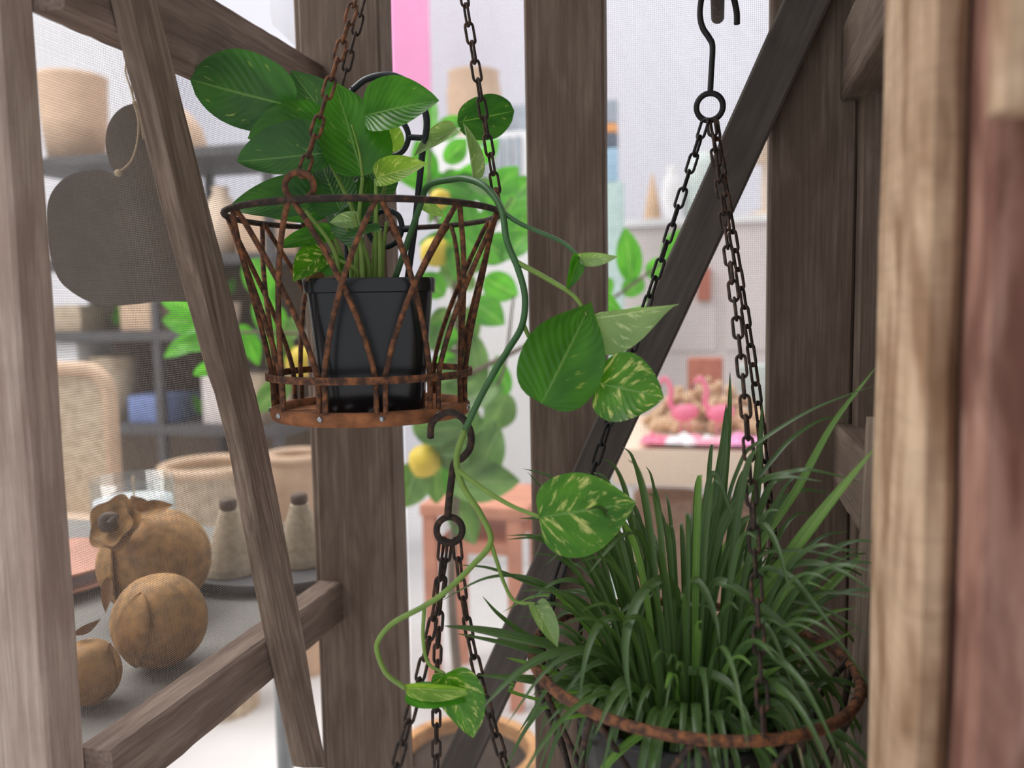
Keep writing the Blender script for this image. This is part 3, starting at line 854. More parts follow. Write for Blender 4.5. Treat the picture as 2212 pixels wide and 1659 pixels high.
chain(rb, [H(1542, 260), H(1552, 288).lerp(rimp(52), .5) + V((0.004, 0, 0)), rimp(52)], .026, .0112, .0032, 'rustdark', .9)

gp = empty('potted_grass', (RBc.x, RBc.y, zb2), 'clump of long arching grassy blades growing in the low basket', 'potted plant')
bm = bmesh.new()
prof = [(0.074, 0.0), (0.082, .02), (0.096, 0.10), (0.104, 0.150), (0.108, 0.157), (0.104, 0.161), (0.098, .145), (.0955, .14)]
lathe(bm, prof, 60, (RBc.x, RBc.y, zb2 + 0.007))
for v in bm.verts:
    q = noise.noise(v.co * 45); v.co += (v.co - RBc).normalized() * q * .006 * (1 if v.co.z > zb2 + .02 else 0)
link('pot', bm, M['blackbag'], gp)
bm = bmesh.new(); lathe(bm, [(0.0005, .146), (.06, .145), (.0955, .138), (.0955, .134)], 40, (RBc.x, RBc.y, zb2 + .007)); link('soil', bm, M['soil'], gp)
def gb(pts, w, mat='grass', d=(.74, .74), **k):
    n = len(pts)
    path = [P(x, y, d[0] + (d[1] - d[0]) * i / (n - 1)) for i, (x, y) in enumerate(pts)]
    bm = blade_bm(path, px(w, (d[0] + d[1]) / 2), **k)
    mw = recentre(bm, path[0])
    return link('blade', bm, M[mat], gp, mw)
B = [
 ([(1440, 1570), (1462, 1400), (1480, 1290), (1500, 1254), (1524, 1280), (1545, 1335), (1555, 1393)], 17, 'grass', (.74, .66)),
 ([(1452, 1570), (1475, 1380), (1462, 1285), (1430, 1252), (1385, 1285), (1355, 1360), (1352, 1440), (1366, 1532)], 22, 'grass', (.74, .64)),
 ([(1380, 1570), (1362, 1430), (1345, 1350), (1325, 1335), (1290, 1355), (1265, 1420), (1251, 1513)], 18, 'grass', (.74, .65)),
 ([(1390, 1560), (1310, 1420), (1262, 1404), (1180, 1418), (1105, 1465), (1036, 1535)], 20, 'grass', (.74, .68)),
 ([(1400, 1560), (1300, 1440), (1210, 1400), (1110, 1376), (1030, 1360), (958, 1352)], 24, 'grass', (.74, .72)),
 ([(1380, 1560), (1270, 1450), (1180, 1415), (1090, 1390), (985, 1368)], 16, 'grass', (.75, .74)),
 ([(1380, 1565), (1290, 1500), (1210, 1478), (1120, 1466), (1030, 1458)], 22, 'grass', (.75, .72)),
 ([(1520, 1570), (1535, 1300), (1556, 1140), (1568, 1000), (1576, 880), (1577, 803)], 15, 'grass', (.76, .80)),
 ([(1500, 1570), (1510, 1300), (1540, 1130), (1562, 980), (1569, 872)], 26, 'grass', (.76, .78)),
 ([(1560, 1570), (1600, 1330), (1628, 1120), (1640, 980), (1647, 868)], 19, 'grass', (.76, .80)),
 ([(1490, 1570), (1500, 1250), (1520, 1110), (1536, 1026), (1552, 1040), (1568, 1080), (1582, 1120)], 13, 'grass', (.75, .70)),
 ([(1480, 1570), (1500, 1320), (1520, 1150), (1545, 1060), (1556, 985)], 18, 'grass', (.75, .75)),
 ([(1500, 1570), (1560, 1330), (1640, 1180), (1720, 1060), (1800, 915), (1893, 792)], 17, 'grassl', (.75, .68)),
 ([(1520, 1560), (1560, 1150), (1600, 1000), (1640, 955), (1755, 884), (1895, 830)], 9, 'grass', (.75, .68)),
 ([(1510, 1560), (1600, 1350), (1690, 1220), (1790, 1090), (1890, 968)], 28, 'grassl', (.75, .64)),
 ([(1500, 1560), (1540, 1200), (1580, 1090), (1640, 1040), (1700, 1022), (1755, 1016), (1870, 1044)], 13, 'grass', (.75, .66)),
 ([(1500, 1560), (1540, 1220), (1600, 1080), (1650, 1038), (1700, 1030), (1776, 1040)], 14, 'grass', (.75, .66)),
 ([(1520, 1560), (1550, 1180), (1620, 1060), (1680, 980), (1720, 940), (1780, 905), (1840, 900)], 10, 'grass', (.76, .76)),
 ([(1510, 1560), (1545, 1280), (1590, 1150), (1622, 1120), (1655, 1140), (1682, 1190), (1706, 1280)], 17, 'grass', (.75, .64)),
 ([(1530, 1560), (1590, 1350), (1640, 1240), (1674, 1232), (1715, 1254), (1766, 1315), (1818, 1380)], 16, 'grass', (.74, .62)),
 ([(1490, 1560), (1510, 1350), (1540, 1270), (1570, 1262), (1656, 1322), (1728, 1388), (1797, 1465)], 24, 'grass', (.74, .63)),
 ([(1560, 1560), (1600, 1420), (1645, 1375), (1670, 1376), (1712, 1392), (1770, 1465)], 18, 'grass', (.74, .62)),
 ([(1540, 1560), (1600, 1330), (1660, 1245), (1710, 1222), (1764, 1217), (1822, 1237), (1884, 1276)], 17, 'grass', (.75, .63)),
 ([(1540, 1560), (1590, 1300), (1640, 1205), (1700, 1190), (1764, 1193), (1852, 1218)], 9, 'grass', (.75, .64)),
 ([(1550, 1560), (1620, 1380), (1692, 1305), (1735, 1303), (1782, 1316), (1884, 1376)], 11, 'grass', (.75, .63)),
 ([(1550, 1560), (1640, 1400), (1720, 1300), (1790, 1280), (1880, 1290)], 14, 'grass', (.76, .66)),
 ([(1560, 1560), (1650, 1450), (1720, 1420), (1800, 1385), (1846, 1362)], 12, 'grassl', (.75, .68)),
 ([(1545, 1545), (1590, 1562), (1630, 1588), (1680, 1637)], 22, 'grassl', (.70, .62)),
 ([(1500, 1560), (1478, 1530), (1450, 1528), (1425, 1580), (1410, 1640), (1398, 1720)], 27, 'grass', (.70, .60)),
 ([(1500, 1560), (1450, 1560), (1414, 1572), (1358, 1606), (1302, 1662), (1280, 1700)], 19, 'grassl', (.70, .62)),
 ([(1480, 1575), (1418, 1558), (1345, 1541), (1270, 1543), (1211, 1556)], 17, 'grassl', (.72, .66)),
 ([(1440, 1570), (1380, 1545), (1330, 1515), (1259, 1497), (1163, 1493)], 15, 'grassl', (.74, .70)),
 ([(1400, 1570), (1320, 1545), (1235, 1528), (1146, 1531)], 11, 'grassl', (.74, .72)),
 ([(1600, 1560), (1660, 1538), (1702, 1543), (1718, 1580), (1736, 1662)], 9, 'grassdry', (.70, .62)),
 ([(1530, 1560), (1590, 1500), (1650, 1460), (1690, 1440)], 20, 'grassl', (.72, .66)),
 ([(1540, 1560), (1610, 1510), (1660, 1490), (1716, 1515)], 16, 'grassl', (.72, .64)),
 ([(1470, 1560), (1560, 1545), (1600, 1580), (1640, 1620), (1668, 1660)], 24, 'grass', (.70, .62)),
 ([(1440, 1560), (1475, 1460), (1530, 1455), (1580, 1485), (1610, 1545)], 22, 'grass', (.72, .64)),
 ([(1420, 1560), (1420, 1400), (1450, 1320), (1500, 1305), (1560, 1320)], 14, 'grass', (.74, .70)),
 ([(1450, 1560), (1440, 1400), (1400, 1330), (1370, 1300), (1290, 1380)], 13, 'grass', (.75, .74)),
 ([(1420, 1560), (1290, 1330), (1210, 1280), (1150, 1262), (1060, 1228), (985, 1220)], 10, 'grass', (.76, .74)),
 ([(1400, 1560), (1320, 1330), (1260, 1200), (1210, 1100), (1140, 1020)], 13, 'grass', (.77, .80)),
 ([(1430, 1560), (1380, 1330), (1330, 1160), (1270, 1080), (1190, 1030), (1130, 1012)], 10, 'grass', (.77, .80)),
 ([(1400, 1560), (1260, 1430), (1150, 1380), (1080, 1330), (1042, 1288)], 12, 'grass', (.76, .74)),
 ([(1430, 1560), (1400, 1350), (1398, 1240), (1395, 1155), (1372, 1105)], 10, 'grass', (.77, .78)),
 ([(1440, 1570), (1420, 1300), (1398, 1190), (1370, 1150), (1330, 1170), (1270, 1240)], 14, 'grass', (.74, .68)),
 ([(1450, 1560), (1460, 1330), (1440, 1270), (1400, 1290), (1375, 1370)], 13, 'grass', (.76, .72)),
 ([(1540, 1560), (1640, 1420), (1740, 1320), (1830, 1230), (1890, 1180)], 20, 'grassl', (.77, .74)),
 ([(1560, 1560), (1680, 1400), (1780, 1330), (1850, 1312)], 12, 'grassl', (.77, .74)),
 ([(1380, 1560), (1250, 1480), (1160, 1440), (1092, 1420)], 14, 'grassl', (.76, .74)),
 ([(1390, 1560), (1300, 1400), (1220, 1300), (1165, 1260)], 12, 'grassl', (.77, .77)),
 ([(1390, 1560), (1320, 1400), (1270, 1330), (1208, 1290)], 9, 'grassl', (.77, .77)),
 ([(1400, 1570), (1120, 1500), (1110, 1480), (1090, 1470)], 8, 'grassl', (.76, .76)),
]
for pts, w, mt, d in B:
    gb(pts, w, mt, d)
# the dense middle of the clump: blades that arch out of the crown
def radial(az, reach, height, droop, off):
    d3 = V((math.cos(az), math.sin(az), 0))
    b0 = V((RBc.x, RBc.y, zb2 + .150)) + d3 * off
    return [b0 + d3 * (reach * t ** 1.4) + V((0, 0, height * (1 - (1 - t) ** 2) - droop * t ** 3)) for t in (0, .2, .4, .6, .8, 1.0)]
def rblade(i, n):
    az = i * 2.39996 + rnd.uniform(-.3, .3)
    q = math.sqrt((i + .5) / n)
    if i % 6 == 0:                                   # arching over the rim
        reach, height, droop = .07 + .09 * q + rnd.uniform(-.02, .03), .22 - .10 * q + rnd.uniform(-.04, .03), rnd.uniform(.03, .10) * (.5 + q)
    else:                                            # upright
        reach, height, droop = .015 + .085 * q + rnd.uniform(-.015, .02), .27 - .12 * q + rnd.uniform(-.08, .03), rnd.uniform(0, .02)
    if 0.2 < az % 6.283 < 2.2: reach *= .8
    return radial(az, reach, height, droop, .02 + .045 * q)
for i in range(44):
    path = rblade(i, 44)
    bm = blade_bm(path, rnd.uniform(.0042, .0068)); mw = recentre(bm, path[0])
    link('blade', bm, M[rnd.choice(['grass', 'grass', 'grassl'])], gp, mw)
# the uncountable rest of the clump, one part
bm = bmesh.new()
uv_keep = bm.loops.layers.uv.new('UVMap')
for i in range(95):
    merge(bm, blade_bm(rblade(i + 7, 102), rnd.uniform(.0032, .0052)))
for i in range(90):                                # short outer blades hanging over the rim
    az = -math.pi * 1.12 + i * math.pi * 1.3 / 90 + rnd.uniform(-.05, .05)
    off = rnd.uniform(.045, .09)
    merge(bm, blade_bm(radial(az, rnd.uniform(.05, .10), rnd.uniform(.045, .10), rnd.uniform(.03, .12), off), rnd.uniform(.0045, .0075)))
tag(link('blade_tuft', bm, M['grass'], gp), kind='stuff')

# ------------------------------------------------------------------ display table outside the left mesh wall
TZ = 1.0
dt = empty('display_table', (-1.05, 1.35, 0), 'long grey display table behind the left mesh wall carrying ochre ornaments', 'table')
bm = bmesh.new(); box(bm, (-1.45, 0.62, TZ - 0.03), (-0.545, 1.36, TZ), 0.004); flat(link('tabletop', bm, M['tablegrey'], dt))
legp = onZ(617, 1659, 0.45)
for x, y in ((legp.x, legp.y), (-0.66, 0.72), (-1.4, 0.70), (-1.4, 1.3)):
    bm = bmesh.new(); tube(bm, [(x, y, 0.0), (x, y, TZ - 0.03)], 0.017, 14); flat(link('leg', bm, M['metalgrey'], dt), 60)

def ornament(cxp, cyp, rpx, d, label, squash=0.95, mat='ochre'):
    """a round ornament resting on the table; its centre given as a pixel"""
    r = px(rpx, d)
    c = P(cxp, cyp, d); c.z = TZ + r * squash + 0.001
    root = empty('fruit_ornament', (c.x, c.y, TZ), label, 'ornament', 'ochre ornaments on the grey table')
    bm = bmesh.new(); bmesh.ops.create_uvsphere(bm, u_segments=40, v_segments=24, radius=r)
    for v in bm.verts:
        a = math.atan2(v.co.y, v.co.x)
        k = 1 + 0.02 * math.sin(a * 5) * (1 - abs(v.co.z) / r) + 0.03 * noise.noise(v.co * 20)
        v.co = V((v.co.x * k, v.co.y * k, v.co.z * squash * (1 - 0.10 * math.exp(-((v.co.x ** 2 + v.co.y ** 2) / (r * r * .08))))))
    link('body', bm, M[mat], root, Matrix.Translation(c))
    return root, c, r
def petal(root, b, t, d, w, roll=0, name='leaf', mat='ochre', **k):
    b_, t_ = P(*b, d), P(*t, d)
    bm = leaf_bm(b_, t_, px(w, d), roll, lobe=k.pop('lobe', 0.03), peak=.42, tipp=1.1, **k)
    return sheet(name, bm, M[mat], root, b_)
o1, c1, r1 = ornament(340, 1215, 112, 1.13, 'largest ochre fruit ornament with a curled flower and pointed leaves on top', 0.98)
dd = 1.13 - r1 * 0.75
petal(o1, (300, 1112), (284, 1070), 1.10, 50, 20, fold=.5)
petal(o1, (300, 1108), (374, 1090), 1.09, 40, -20, fold=.5)
petal(o1, (236, 1245), (228, 1322), dd - .02, 26, 30, fold=.4, mat='ochred')
# flower: dished rings of petals with a curled heart
fc = P(252, 1132, dd - .015); fn = ((CAM - fc).normalized() + V((-0.55, -0.15, 0.15))).normalized()
fu = fn.orthogonal().normalized(); fw = fn.cross(fu)
for ring_i, (R_, h_) in enumerate(((px(58, dd), 0.0), (px(46, dd), .006))):
    bm = bmesh.new(); segs = 48; prev = None
    rows = []
    for i in range(7):
        t = i / 6; row = []
        for k in range(segs):
            a = 2 * math.pi * k / segs
            rr = R_ * t * (1 + .10 * math.cos(a * 5 + ring_i))
            row.append(bm.verts.new(fu * rr * math.cos(a) + fw * rr * math.sin(a) + fn * (h_ + .010 * t * t - .004)))
        rows.append(row)
    for A, Bq in zip(rows[1:], rows[2:]):
        for k in range(segs): bm.faces.new((A[k], A[(k + 1) % segs], Bq[(k + 1) % segs], Bq[k]))
    bm.faces.new(rows[1])
    link('flower', bm, M['ochre'], o1, Matrix.Translation(fc))
bm = bmesh.new(); tube(bm, catmull([fc + fn * .004, fc + fn * .014 + fu * .008, fc + fn * .018 - fw * .008, fc + fn * .016 - fu * .010, fc + fn * .02 + fw * .004], 8), lambda t: .008 - .004 * t, 10); link('flower_heart', bm, M['darkknob'], o1)
def wrap_petal(root, c, r, dirv, e0, e1, half, squash, mat='ochre', name='leaf', tilt=0.0):
    """a pointed leaf pressed onto the round body, from elevation e0 to e1"""
    az0 = math.atan2(dirv.y, dirv.x)
    bm = bmesh.new(); uvl = bm.loops.layers.uv.new('UVMap'); rows = []
    for i in range(17):
        u = i / 16; el = math.radians(e0 + (e1 - e0) * u); f = max(.02, math.sin(math.pi * u ** .8) ** .8)
        row = []
        for j in range(9):
            v = j / 8 * 2 - 1
            az = az0 + math.radians(half) * f * v + tilt * u
            k = r * (1.035 + .03 * v * v + .02 * u)
            row.append(bm.verts.new((k * math.cos(el) * math.cos(az), k * math.cos(el) * math.sin(az), k * squash * math.sin(el))))
        rows.append(row)
    for A, Bq in zip(rows, rows[1:]):
        for j in range(8): bm.faces.new((A[j], A[j + 1], Bq[j + 1], Bq[j]))
    o = link(name, bm, M[mat], root, Matrix.Translation(c))
    sm = o.modifiers.new('thickness', 'SOLIDIFY'); sm.thickness = .0012
    return o
wrap_petal(o1, c1, r1, V((-.5, -1, 0)), 35, -50, 20, .98)
o2, c2, r2 = ornament(345, 1335, 98, .945, 'plain round ochre fruit ornament in front of the one with a flower', 1.04)
wrap_petal(o2, c2, r2, V((.12, -1, 0)), 52, -42, 24, 1.04, tilt=-.15)
petal(o2, (239, 1250), (226, 1325), .95, 26, 30, fold=.4, mat='ochred')
o3, c3, r3 = ornament(192, 1462, 66, .855, 'smallest ochre fruit ornament beside the left front post', 1.1)
petal(o3, (238, 1388), (252, 1492), .85, 20, 40, fold=.4, mat='ochred')
petal(o3, (160, 1370), (218, 1338), .86, 24, 40, fold=.4, mat='ochred')

# rope-wrapped bottles on a dark tray
tc_ = onZ(585, 1232, TZ)
tray = empty('tray', (tc_.x, tc_.y, TZ), 'dark oval tray under the two rope bottles', 'tray')
bm = bmesh.new(); lathe(bm, [(0.001, 0.001), (0.135, 0.001), (0.15, 0.004), (0.158, 0.018), (0.152, 0.018), (0.146, 0.007), (0.001, 0.006)], 56, (tc_.x, tc_.y, TZ), oval=.8); link('dish', bm, M['rack'], tray)
for (bx, by, w, h, lab) in ((500, 1236, 100, 150, 'rope-wound bottle with a dark stopper to the left of the leaning batten'), (652, 1216, 100, 145, 'rope-wound bottle with a dark stopper between batten and post')):
    bp_ = onZ(bx, by, TZ + .007); d = (bp_ - CAM).length
    r = px(w / 2, d); hh = px(h, d)
    b = empty('rope_bottle', (bp_.x, bp_.y, TZ + .007), lab, 'bottle', 'rope-wound bottles on the tray')
    prof = [(0.001, 0)]
    N = 26
    for i in range(N):
        t = i / N
        rr = r * (1.0 if t < .12 else 1 - (t - .12) / .88 * .66)
        prof += [(rr * .985, hh * .86 * t), (rr * 1.01, hh * .86 * (t + .5 / N))]
    prof.append((0.001, hh * .86))
    bm = bmesh.new(); lathe(bm, prof, 32, bp_); link('body', bm, M['rope'], b)
    bm = bmesh.new(); lathe(bm, [(.001, hh * .85), (r * .28, hh * .85), (r * .34, hh * .89), (r * .34, hh * .97), (r * .26, hh), (.001, hh)], 24, bp_); link('stopper', bm, M['darkknob'], b)
# saucers and candle jar
for (q, z0) in ((0, 0.0), (1, 0.022)):
    sp = onZ(96, 1268, TZ)
    s_ = bmesh.new(); lathe(s_, [(.001, 0.001), (.06, .001), (.115, .014), (.118, .018), (.112, .018), (.06, .006), (.001, .006)], 56)
    o = link('saucer', s_, M['coral'], None, Matrix.Translation((sp.x - q * .004, sp.y + q * .003, TZ + z0 + .001)))
    tag(o, 'upper of two coral saucers stacked beside the ornaments' if q else 'lower of two coral saucers stacked beside the ornaments', 'saucer', 'coral saucers')
jp = onZ(296, 1205, TZ); dj = (jp - CAM).length
jar = empty('candle_jar', jp, 'clear glass jar with white wax behind the ornament with a flower', 'candle')
rj, hj = px(76, dj), px(158, dj)
bm = bmesh.new(); lathe(bm, [(.001, .001), (rj * .94, .001), (rj, .006), (rj, hj), (rj - .003, hj), (rj - .003, .008), (.001, .008)], 48, jp); link('glass', bm, M['glass'], jar)
bm = bmesh.new(); lathe(bm, [(.001, .009), (rj - .0045, .009), (rj - .0045, hj * .74), (.001, hj * .72)], 40, jp); link('wax', bm, M['candle'], jar)
bm = bmesh.new(); tube(bm, [jp + V((0, 0, hj * .7)), jp + V((.002, 0, hj * .86)), jp + V((.001, 0, hj * 1.02))], .0018, 6); link('wick', bm, M['twine'], jar)

# ------------------------------------------------------------------ heart hung outside the left mesh wall
dh_ = .95
hp = [(250, 380), (236, 350), (228, 310), (232, 275), (246, 248), (268, 230), (296, 223), (330, 228), (365, 250), (400, 295), (425, 350), (440, 410), (448, 480), (450, 560), (446, 620), (436, 646), (420, 652),
      (380, 651), (330, 653), (285, 658), (235, 661), (205, 656), (178, 645), (150, 627), (128, 605), (113, 570), (104, 525), (101, 480), (103, 440), (115, 410), (138, 386), (168, 372), (205, 366), (232, 370)]
fd = (P(290, 440, dh_) - CAM).normalized()
dense = catmull([P(x, y, dh_) for x, y in hp], 4, closed=True)
hc = P(280, 450, dh_)
heart = empty('hanging_heart', hc, 'dark brown heart-shaped board hanging by twine behind the left mesh wall', 'ornament')
bm = outline_bm(dense, fd * .016); bmesh.ops.bevel(bm, geom=[e for e in bm.edges if len(e.link_faces) == 2 and e.calc_face_angle(0) > 1.2], offset=.002, segments=2, affect='EDGES')
mw = recentre(bm, hc); flat(link('board', bm, M['heart'], heart, mw))
up = P(283, 118, .97)
bm = bmesh.new()
for pts in ([P(283, 108, .955), P(271, 150, .95), P(282, 190, .945), P(291, 222, .944)], [P(283, 108, .955), P(287, 150, .95), P(286, 200, .945), P(291, 222, .944)], [P(289, 222, .944), P(299, 262, .942), P(296, 310, .942), P(283, 348, .942), P(258, 372, .942)], [P(291, 222, .944), P(303, 260, .943), P(310, 300, .943)]):
    tube(bm, catmull(pts, 8), .0011, 6)
bmesh.ops.create_icosphere(bm, subdivisions=2, radius=.0045, matrix=Matrix.Translation(P(256, 374, .942)))
bmesh.ops.create_icosphere(bm, subdivisions=2, radius=.0028, matrix=Matrix.Translation(P(291, 222, .943)))
link('twine', bm, M['twine'], heart)

# ------------------------------------------------------------------ lemon tree in a round wooden tub
td = 2.15
tp = P(1010, 1600, td)
tree = empty('lemon_tree', (tp.x, tp.y, 0.02), 'small lemon tree with yellow fruit and bright leaves standing in a wooden tub', 'tree')
trunk = [V((tp.x, tp.y, P(1010, 1618, td).z - .0285)), P(985, 1420, td), P(975, 1250, td), P(985, 1080, td), P(1000, 900, td), P(985, 700, td), P(975, 420, td)]
bm = bmesh.new(); tube(bm, catmull(trunk, 6), lambda t: .014 - .009 * t, 10); link('trunk', bm, M['bark'], tree)
for pts in ([(985, 760), (860, 720), (640, 720), (440, 715)], [(990, 820), (1150, 740), (1300, 660), (1440, 560)], [(995, 900), (1080, 820), (1110, 640)], [(985, 640), (1050, 520), (1110, 420)], [(1000, 950), (940, 990), (900, 1040)], [(980, 560), (930, 430), (930, 290)], [(998, 1000), (1060, 1020), (1090, 960)], [(860, 720), (820, 830), (760, 870)], [(1150, 740), (1260, 720), (1380, 700)]):
    path = [P(x, y, td + rnd.uniform(-.08, .08)) for x, y in pts]
    path[0] = P(*pts[0], td)
    bm = bmesh.new(); tube(bm, catmull(path, 6), lambda t: .007 - .004 * t, 8); link('branch', bm, M['bark'], tree)
def cl(bx, by, tx, ty, w, mat='citrus', d=None, roll=None):
    d0 = td + rnd.uniform(-.12, .12) if d is None else d
    b, t = P(bx, by, d0), P(tx, ty, d0 + rnd.uniform(-.04, .03))
    bm = leaf_bm(b, t, px(w, d0), rnd.uniform(-45, 45) if roll is None else roll, fold=.25, droop=.12, lobe=0.0, peak=.45, tipp=.85, n=12, nv=6)
    sheet('leaf', bm, M[mat], tree, b)
LF = [(1090, 470, 1130, 400, 70), (1090, 560, 1140, 500, 80), (1060, 420, 1120, 360, 60), (1045, 520, 1100, 560, 80), (1030, 350, 1080, 300, 46), (930, 300, 935, 205, 34), (945, 300, 1000, 250, 50), (975, 400, 1050, 345, 50), (930, 400, 900, 300, 60),
      (1000, 480, 960, 400, 70), (1045, 600, 1120, 640, 70), (1020, 650, 1090, 700, 70), (960, 640, 900, 590, 60), (1365, 610, 1350, 490, 58), (1350, 640, 1390, 600, 50), (1440, 570, 1500, 490, 70), (1400, 600, 1450, 560, 60), (1420, 640, 1480, 590, 50), (1340, 700, 1410, 660, 40), (1320, 600, 1300, 660, 50), (1300, 640, 1345, 680, 60),
      (430, 700, 350, 690, 62), (440, 670, 340, 648, 60), (450, 720, 350, 770, 50), (460, 740, 380, 745, 44), (470, 780, 418, 812, 36), (460, 690, 400, 720, 40), (540, 560, 590, 660, 70), (560, 640, 600, 740, 60), (590, 600, 560, 700, 50), (520, 700, 560, 790, 44), (600, 660, 590, 760, 60),
      (1110, 430, 1150, 380, 60), (1100, 520, 1140, 450, 60), (960, 350, 1010, 300, 50)]
for bx, by, tx, ty, w in LF: cl(bx, by, tx, ty, w)
def blob(n, cx, cy, rx, ry, ln, w, mats):
    for i in range(n):
        a = rnd.uniform(0, 6.28); q = math.sqrt(rnd.random())
        x, y = cx + rx * q * math.cos(a), cy + ry * q * math.sin(a)
        b = rnd.uniform(0, 6.28); L = ln * rnd.uniform(.7, 1.2)
        cl(x, y, x + L * math.cos(b), y + L * math.sin(b) * .9 + 12, w * rnd.uniform(.8, 1.2), rnd.choice(mats))
blob(18, 1020, 440, 90, 130, 110, 60, ['citrus', 'citrus', 'citrusd'])
blob(22, 1020, 800, 100, 190, 120, 66, ['citrusd', 'citrusd', 'citrus'])
blob(14, 960, 990, 90, 100, 130, 86, ['citrusd'])
blob(6, 1400, 700, 60, 70, 90, 46, ['citrus', 'citrusd'])
blob(4, 600, 800, 50, 90, 90, 50, ['citrusd'])
for lx, ly, w, h, ang in ((918, 995, 74, 66, -30), (940, 545, 66, 60, 0), (650, 782, 70, 66, 10), (950, 430, 44, 70, 0)):
    d = td - .06; c = P(lx, ly, d); r = px(w / 2, d)
    bm = bmesh.new(); lathe(bm, [(.001, -r * 1.12), (r * .16, -r * 1.06), (r * .5, -r * .86), (r * .88, -r * .45), (r, 0), (r * .88, r * .45), (r * .5, r * .86), (r * .18, r * 1.08), (.001, r * 1.16)], 28)
    bmesh.ops.rotate(bm, verts=bm.verts[:], cent=(0, 0, 0), matrix=Matrix.Rotation(math.radians(60 + ang), 3, 'Y'))
    link('lemon', bm, M['lemon'], tree, Matrix.Translation(c))
tz = onZ(1010, 1625, 0.0)
tubr = px(140, td + .05); tubh = P(1010, 1618, td).z
tub = empty('wooden_tub', (tp.x, tp.y, 0), 'round orange-brown wooden tub under the lemon tree', 'tub')
bm = bmesh.new(); lathe(bm, [(tubr * .84, 0), (tubr, tubh - .03), (tubr + .012, tubh - .028), (tubr + .014, tubh), (tubr - .012, tubh), (tubr * .84, .06), (.001, .05)], 48, (tp.x, tp.y, 0.001)); flat(link('staves', bm, M['orangewood'], tub))
for z in (.06, tubh * .6):
    bm = bmesh.new(); q = tubr * (.84 + .16 * z / tubh); lathe(bm, [(q, z - .012), (q + .006, z - .012), (q + .006, z + .012), (q, z + .012), (q, z - .012)], 48, (tp.x, tp.y, 0)); flat(link('band', bm, M['rack'], tub))
bm = bmesh.new(); lathe(bm, [(.001, tubh - .03), (tubr * .9, tubh - .035), (tubr * .9, tubh - .05)], 32, (tp.x, tp.y, 0)); link('soil', bm, M['soil'], tub)

# ------------------------------------------------------------------ shop furniture far behind, left
def wbox(x0, y0, x1, y1, d, depth, to_floor=False):
    """corners of a box whose front face covers the pixel rectangle at distance d"""
    a, b = P(x0, y1, d), P(x1, y0, d)
    lo = V((min(a.x, b.x), min(a.y, b.y), 0 if to_floor else min(a.z, b.z))); hi = V((max(a.x, b.x), lo.y + depth, max(a.z, b.z)))
    return lo, hi
RD = 4.0
lo_, hi_ = wbox(60, 335, 690, 1000, RD, .45, True)
Y0 = lo_.y
rack = empty('shelf_rack', ((lo_.x + hi_.x) / 2, Y0, 0), 'dark metal shelf rack along the far left of the shop', 'rack')
SZ = [P(300, y, RD).z for y in (352, 562, 714, 908)] + [.25]
for z in SZ:
    bm = bmesh.new(); box(bm, (lo_.x, Y0, z - .045), (hi_.x, Y0 + .5, z), .004); flat(link('shelf', bm, M['rack'], rack))
for x in (lo_.x + .02, (lo_.x * .45 + hi_.x * .55), hi_.x - .02):
    for y in (Y0 + .02, Y0 + .48):
        bm = bmesh.new(); box(bm, (x - .018, y - .018, 0), (x + .018, y + .018, SZ[0] - .046)); flat(link('upright', bm, M['rack'], rack))
bm = bmesh.new(); box(bm, (lo_.x, Y0 + .502, .2), (hi_.x, Y0 + .52, SZ[1] + .1)); flat(link('back_panel', bm, M['bark'], rack))
def on_shelf(name, x0, x1, ytop, z, mat, label, cat, depth=.25, shape='box', group=None, off=.06):
    a = P(x0, ytop, RD); b = P(x1, ytop, RD)
    w = b.x - a.x
    h = max(.03, a.z - z)
    cx = (a.x + b.x) / 2
    if shape == 'box':
        return thing_box(name, (a.x, Y0 + off, z + .001), (b.x, Y0 + off + depth, z + h), M[mat], label, cat, .012, group)
    r = w / 2
    bm = bmesh.new()
    if shape == 'basket': lathe(bm, [(.001, 0), (r * .8, 0), (r * .95, h * .5), (r, h * .96), (r * 1.03, h), (r * .95, h), (r * .75, .03), (.001, .03)], 32)
    elif shape == 'dome': lathe(bm, [(.001, 0), (r * .98, 0), (r, h * .2), (r * .85, h * .6), (r * .5, h * .9), (.001, h)], 32)
    elif shape == 'vase': lathe(bm, [(.001, 0), (r * .6, 0), (r, h * .4), (r * .8, h * .75), (r * .45, h * .9), (r * .5, h), (.001, h)], 32)
    o = link(name, bm, M[mat], None, Matrix.Translation((cx, Y0 + off + r * .9, z + .001)))
    return tag(o, label, cat, group)
on_shelf('basket', 92, 236, 172, SZ[0], 'beige', 'tall beige basket on the rack top beside the left front post', 'basket', shape='basket')
on_shelf('lamp_shade', 330, 480, 246, SZ[0], 'beige', 'low beige dome on the rack top behind the leaning batten', 'lamp shade', shape='dome')
on_shelf('vase', 505, 575, 420, SZ[1], 'cream', 'cream vase on the second shelf of the rack', 'vase', shape='vase')
on_shelf('storage_box', 590, 668, 470, SZ[1], 'beige', 'beige storage box on the second shelf beside the cream vase', 'box')
on_shelf('storage_box', 120, 230, 470, SZ[1], 'white', 'white storage box on the second shelf behind the hanging heart', 'box')
on_shelf('planter', 470, 560, 655, SZ[2], 'cream', 'cream planter on the third shelf right of the batten', 'planter', shape='basket')
on_shelf('storage_box', 300, 390, 645, SZ[2], 'beige', 'beige storage box on the third shelf below the heart', 'box')
on_shelf('storage_box', 125, 200, 660, SZ[2], 'wicker', 'woven box on the third shelf beside the left front post', 'box')
on_shelf('folded_cloth', 306, 410, 850, SZ[3], 'blue', 'folded blue cloth on the fourth shelf', 'cloth')
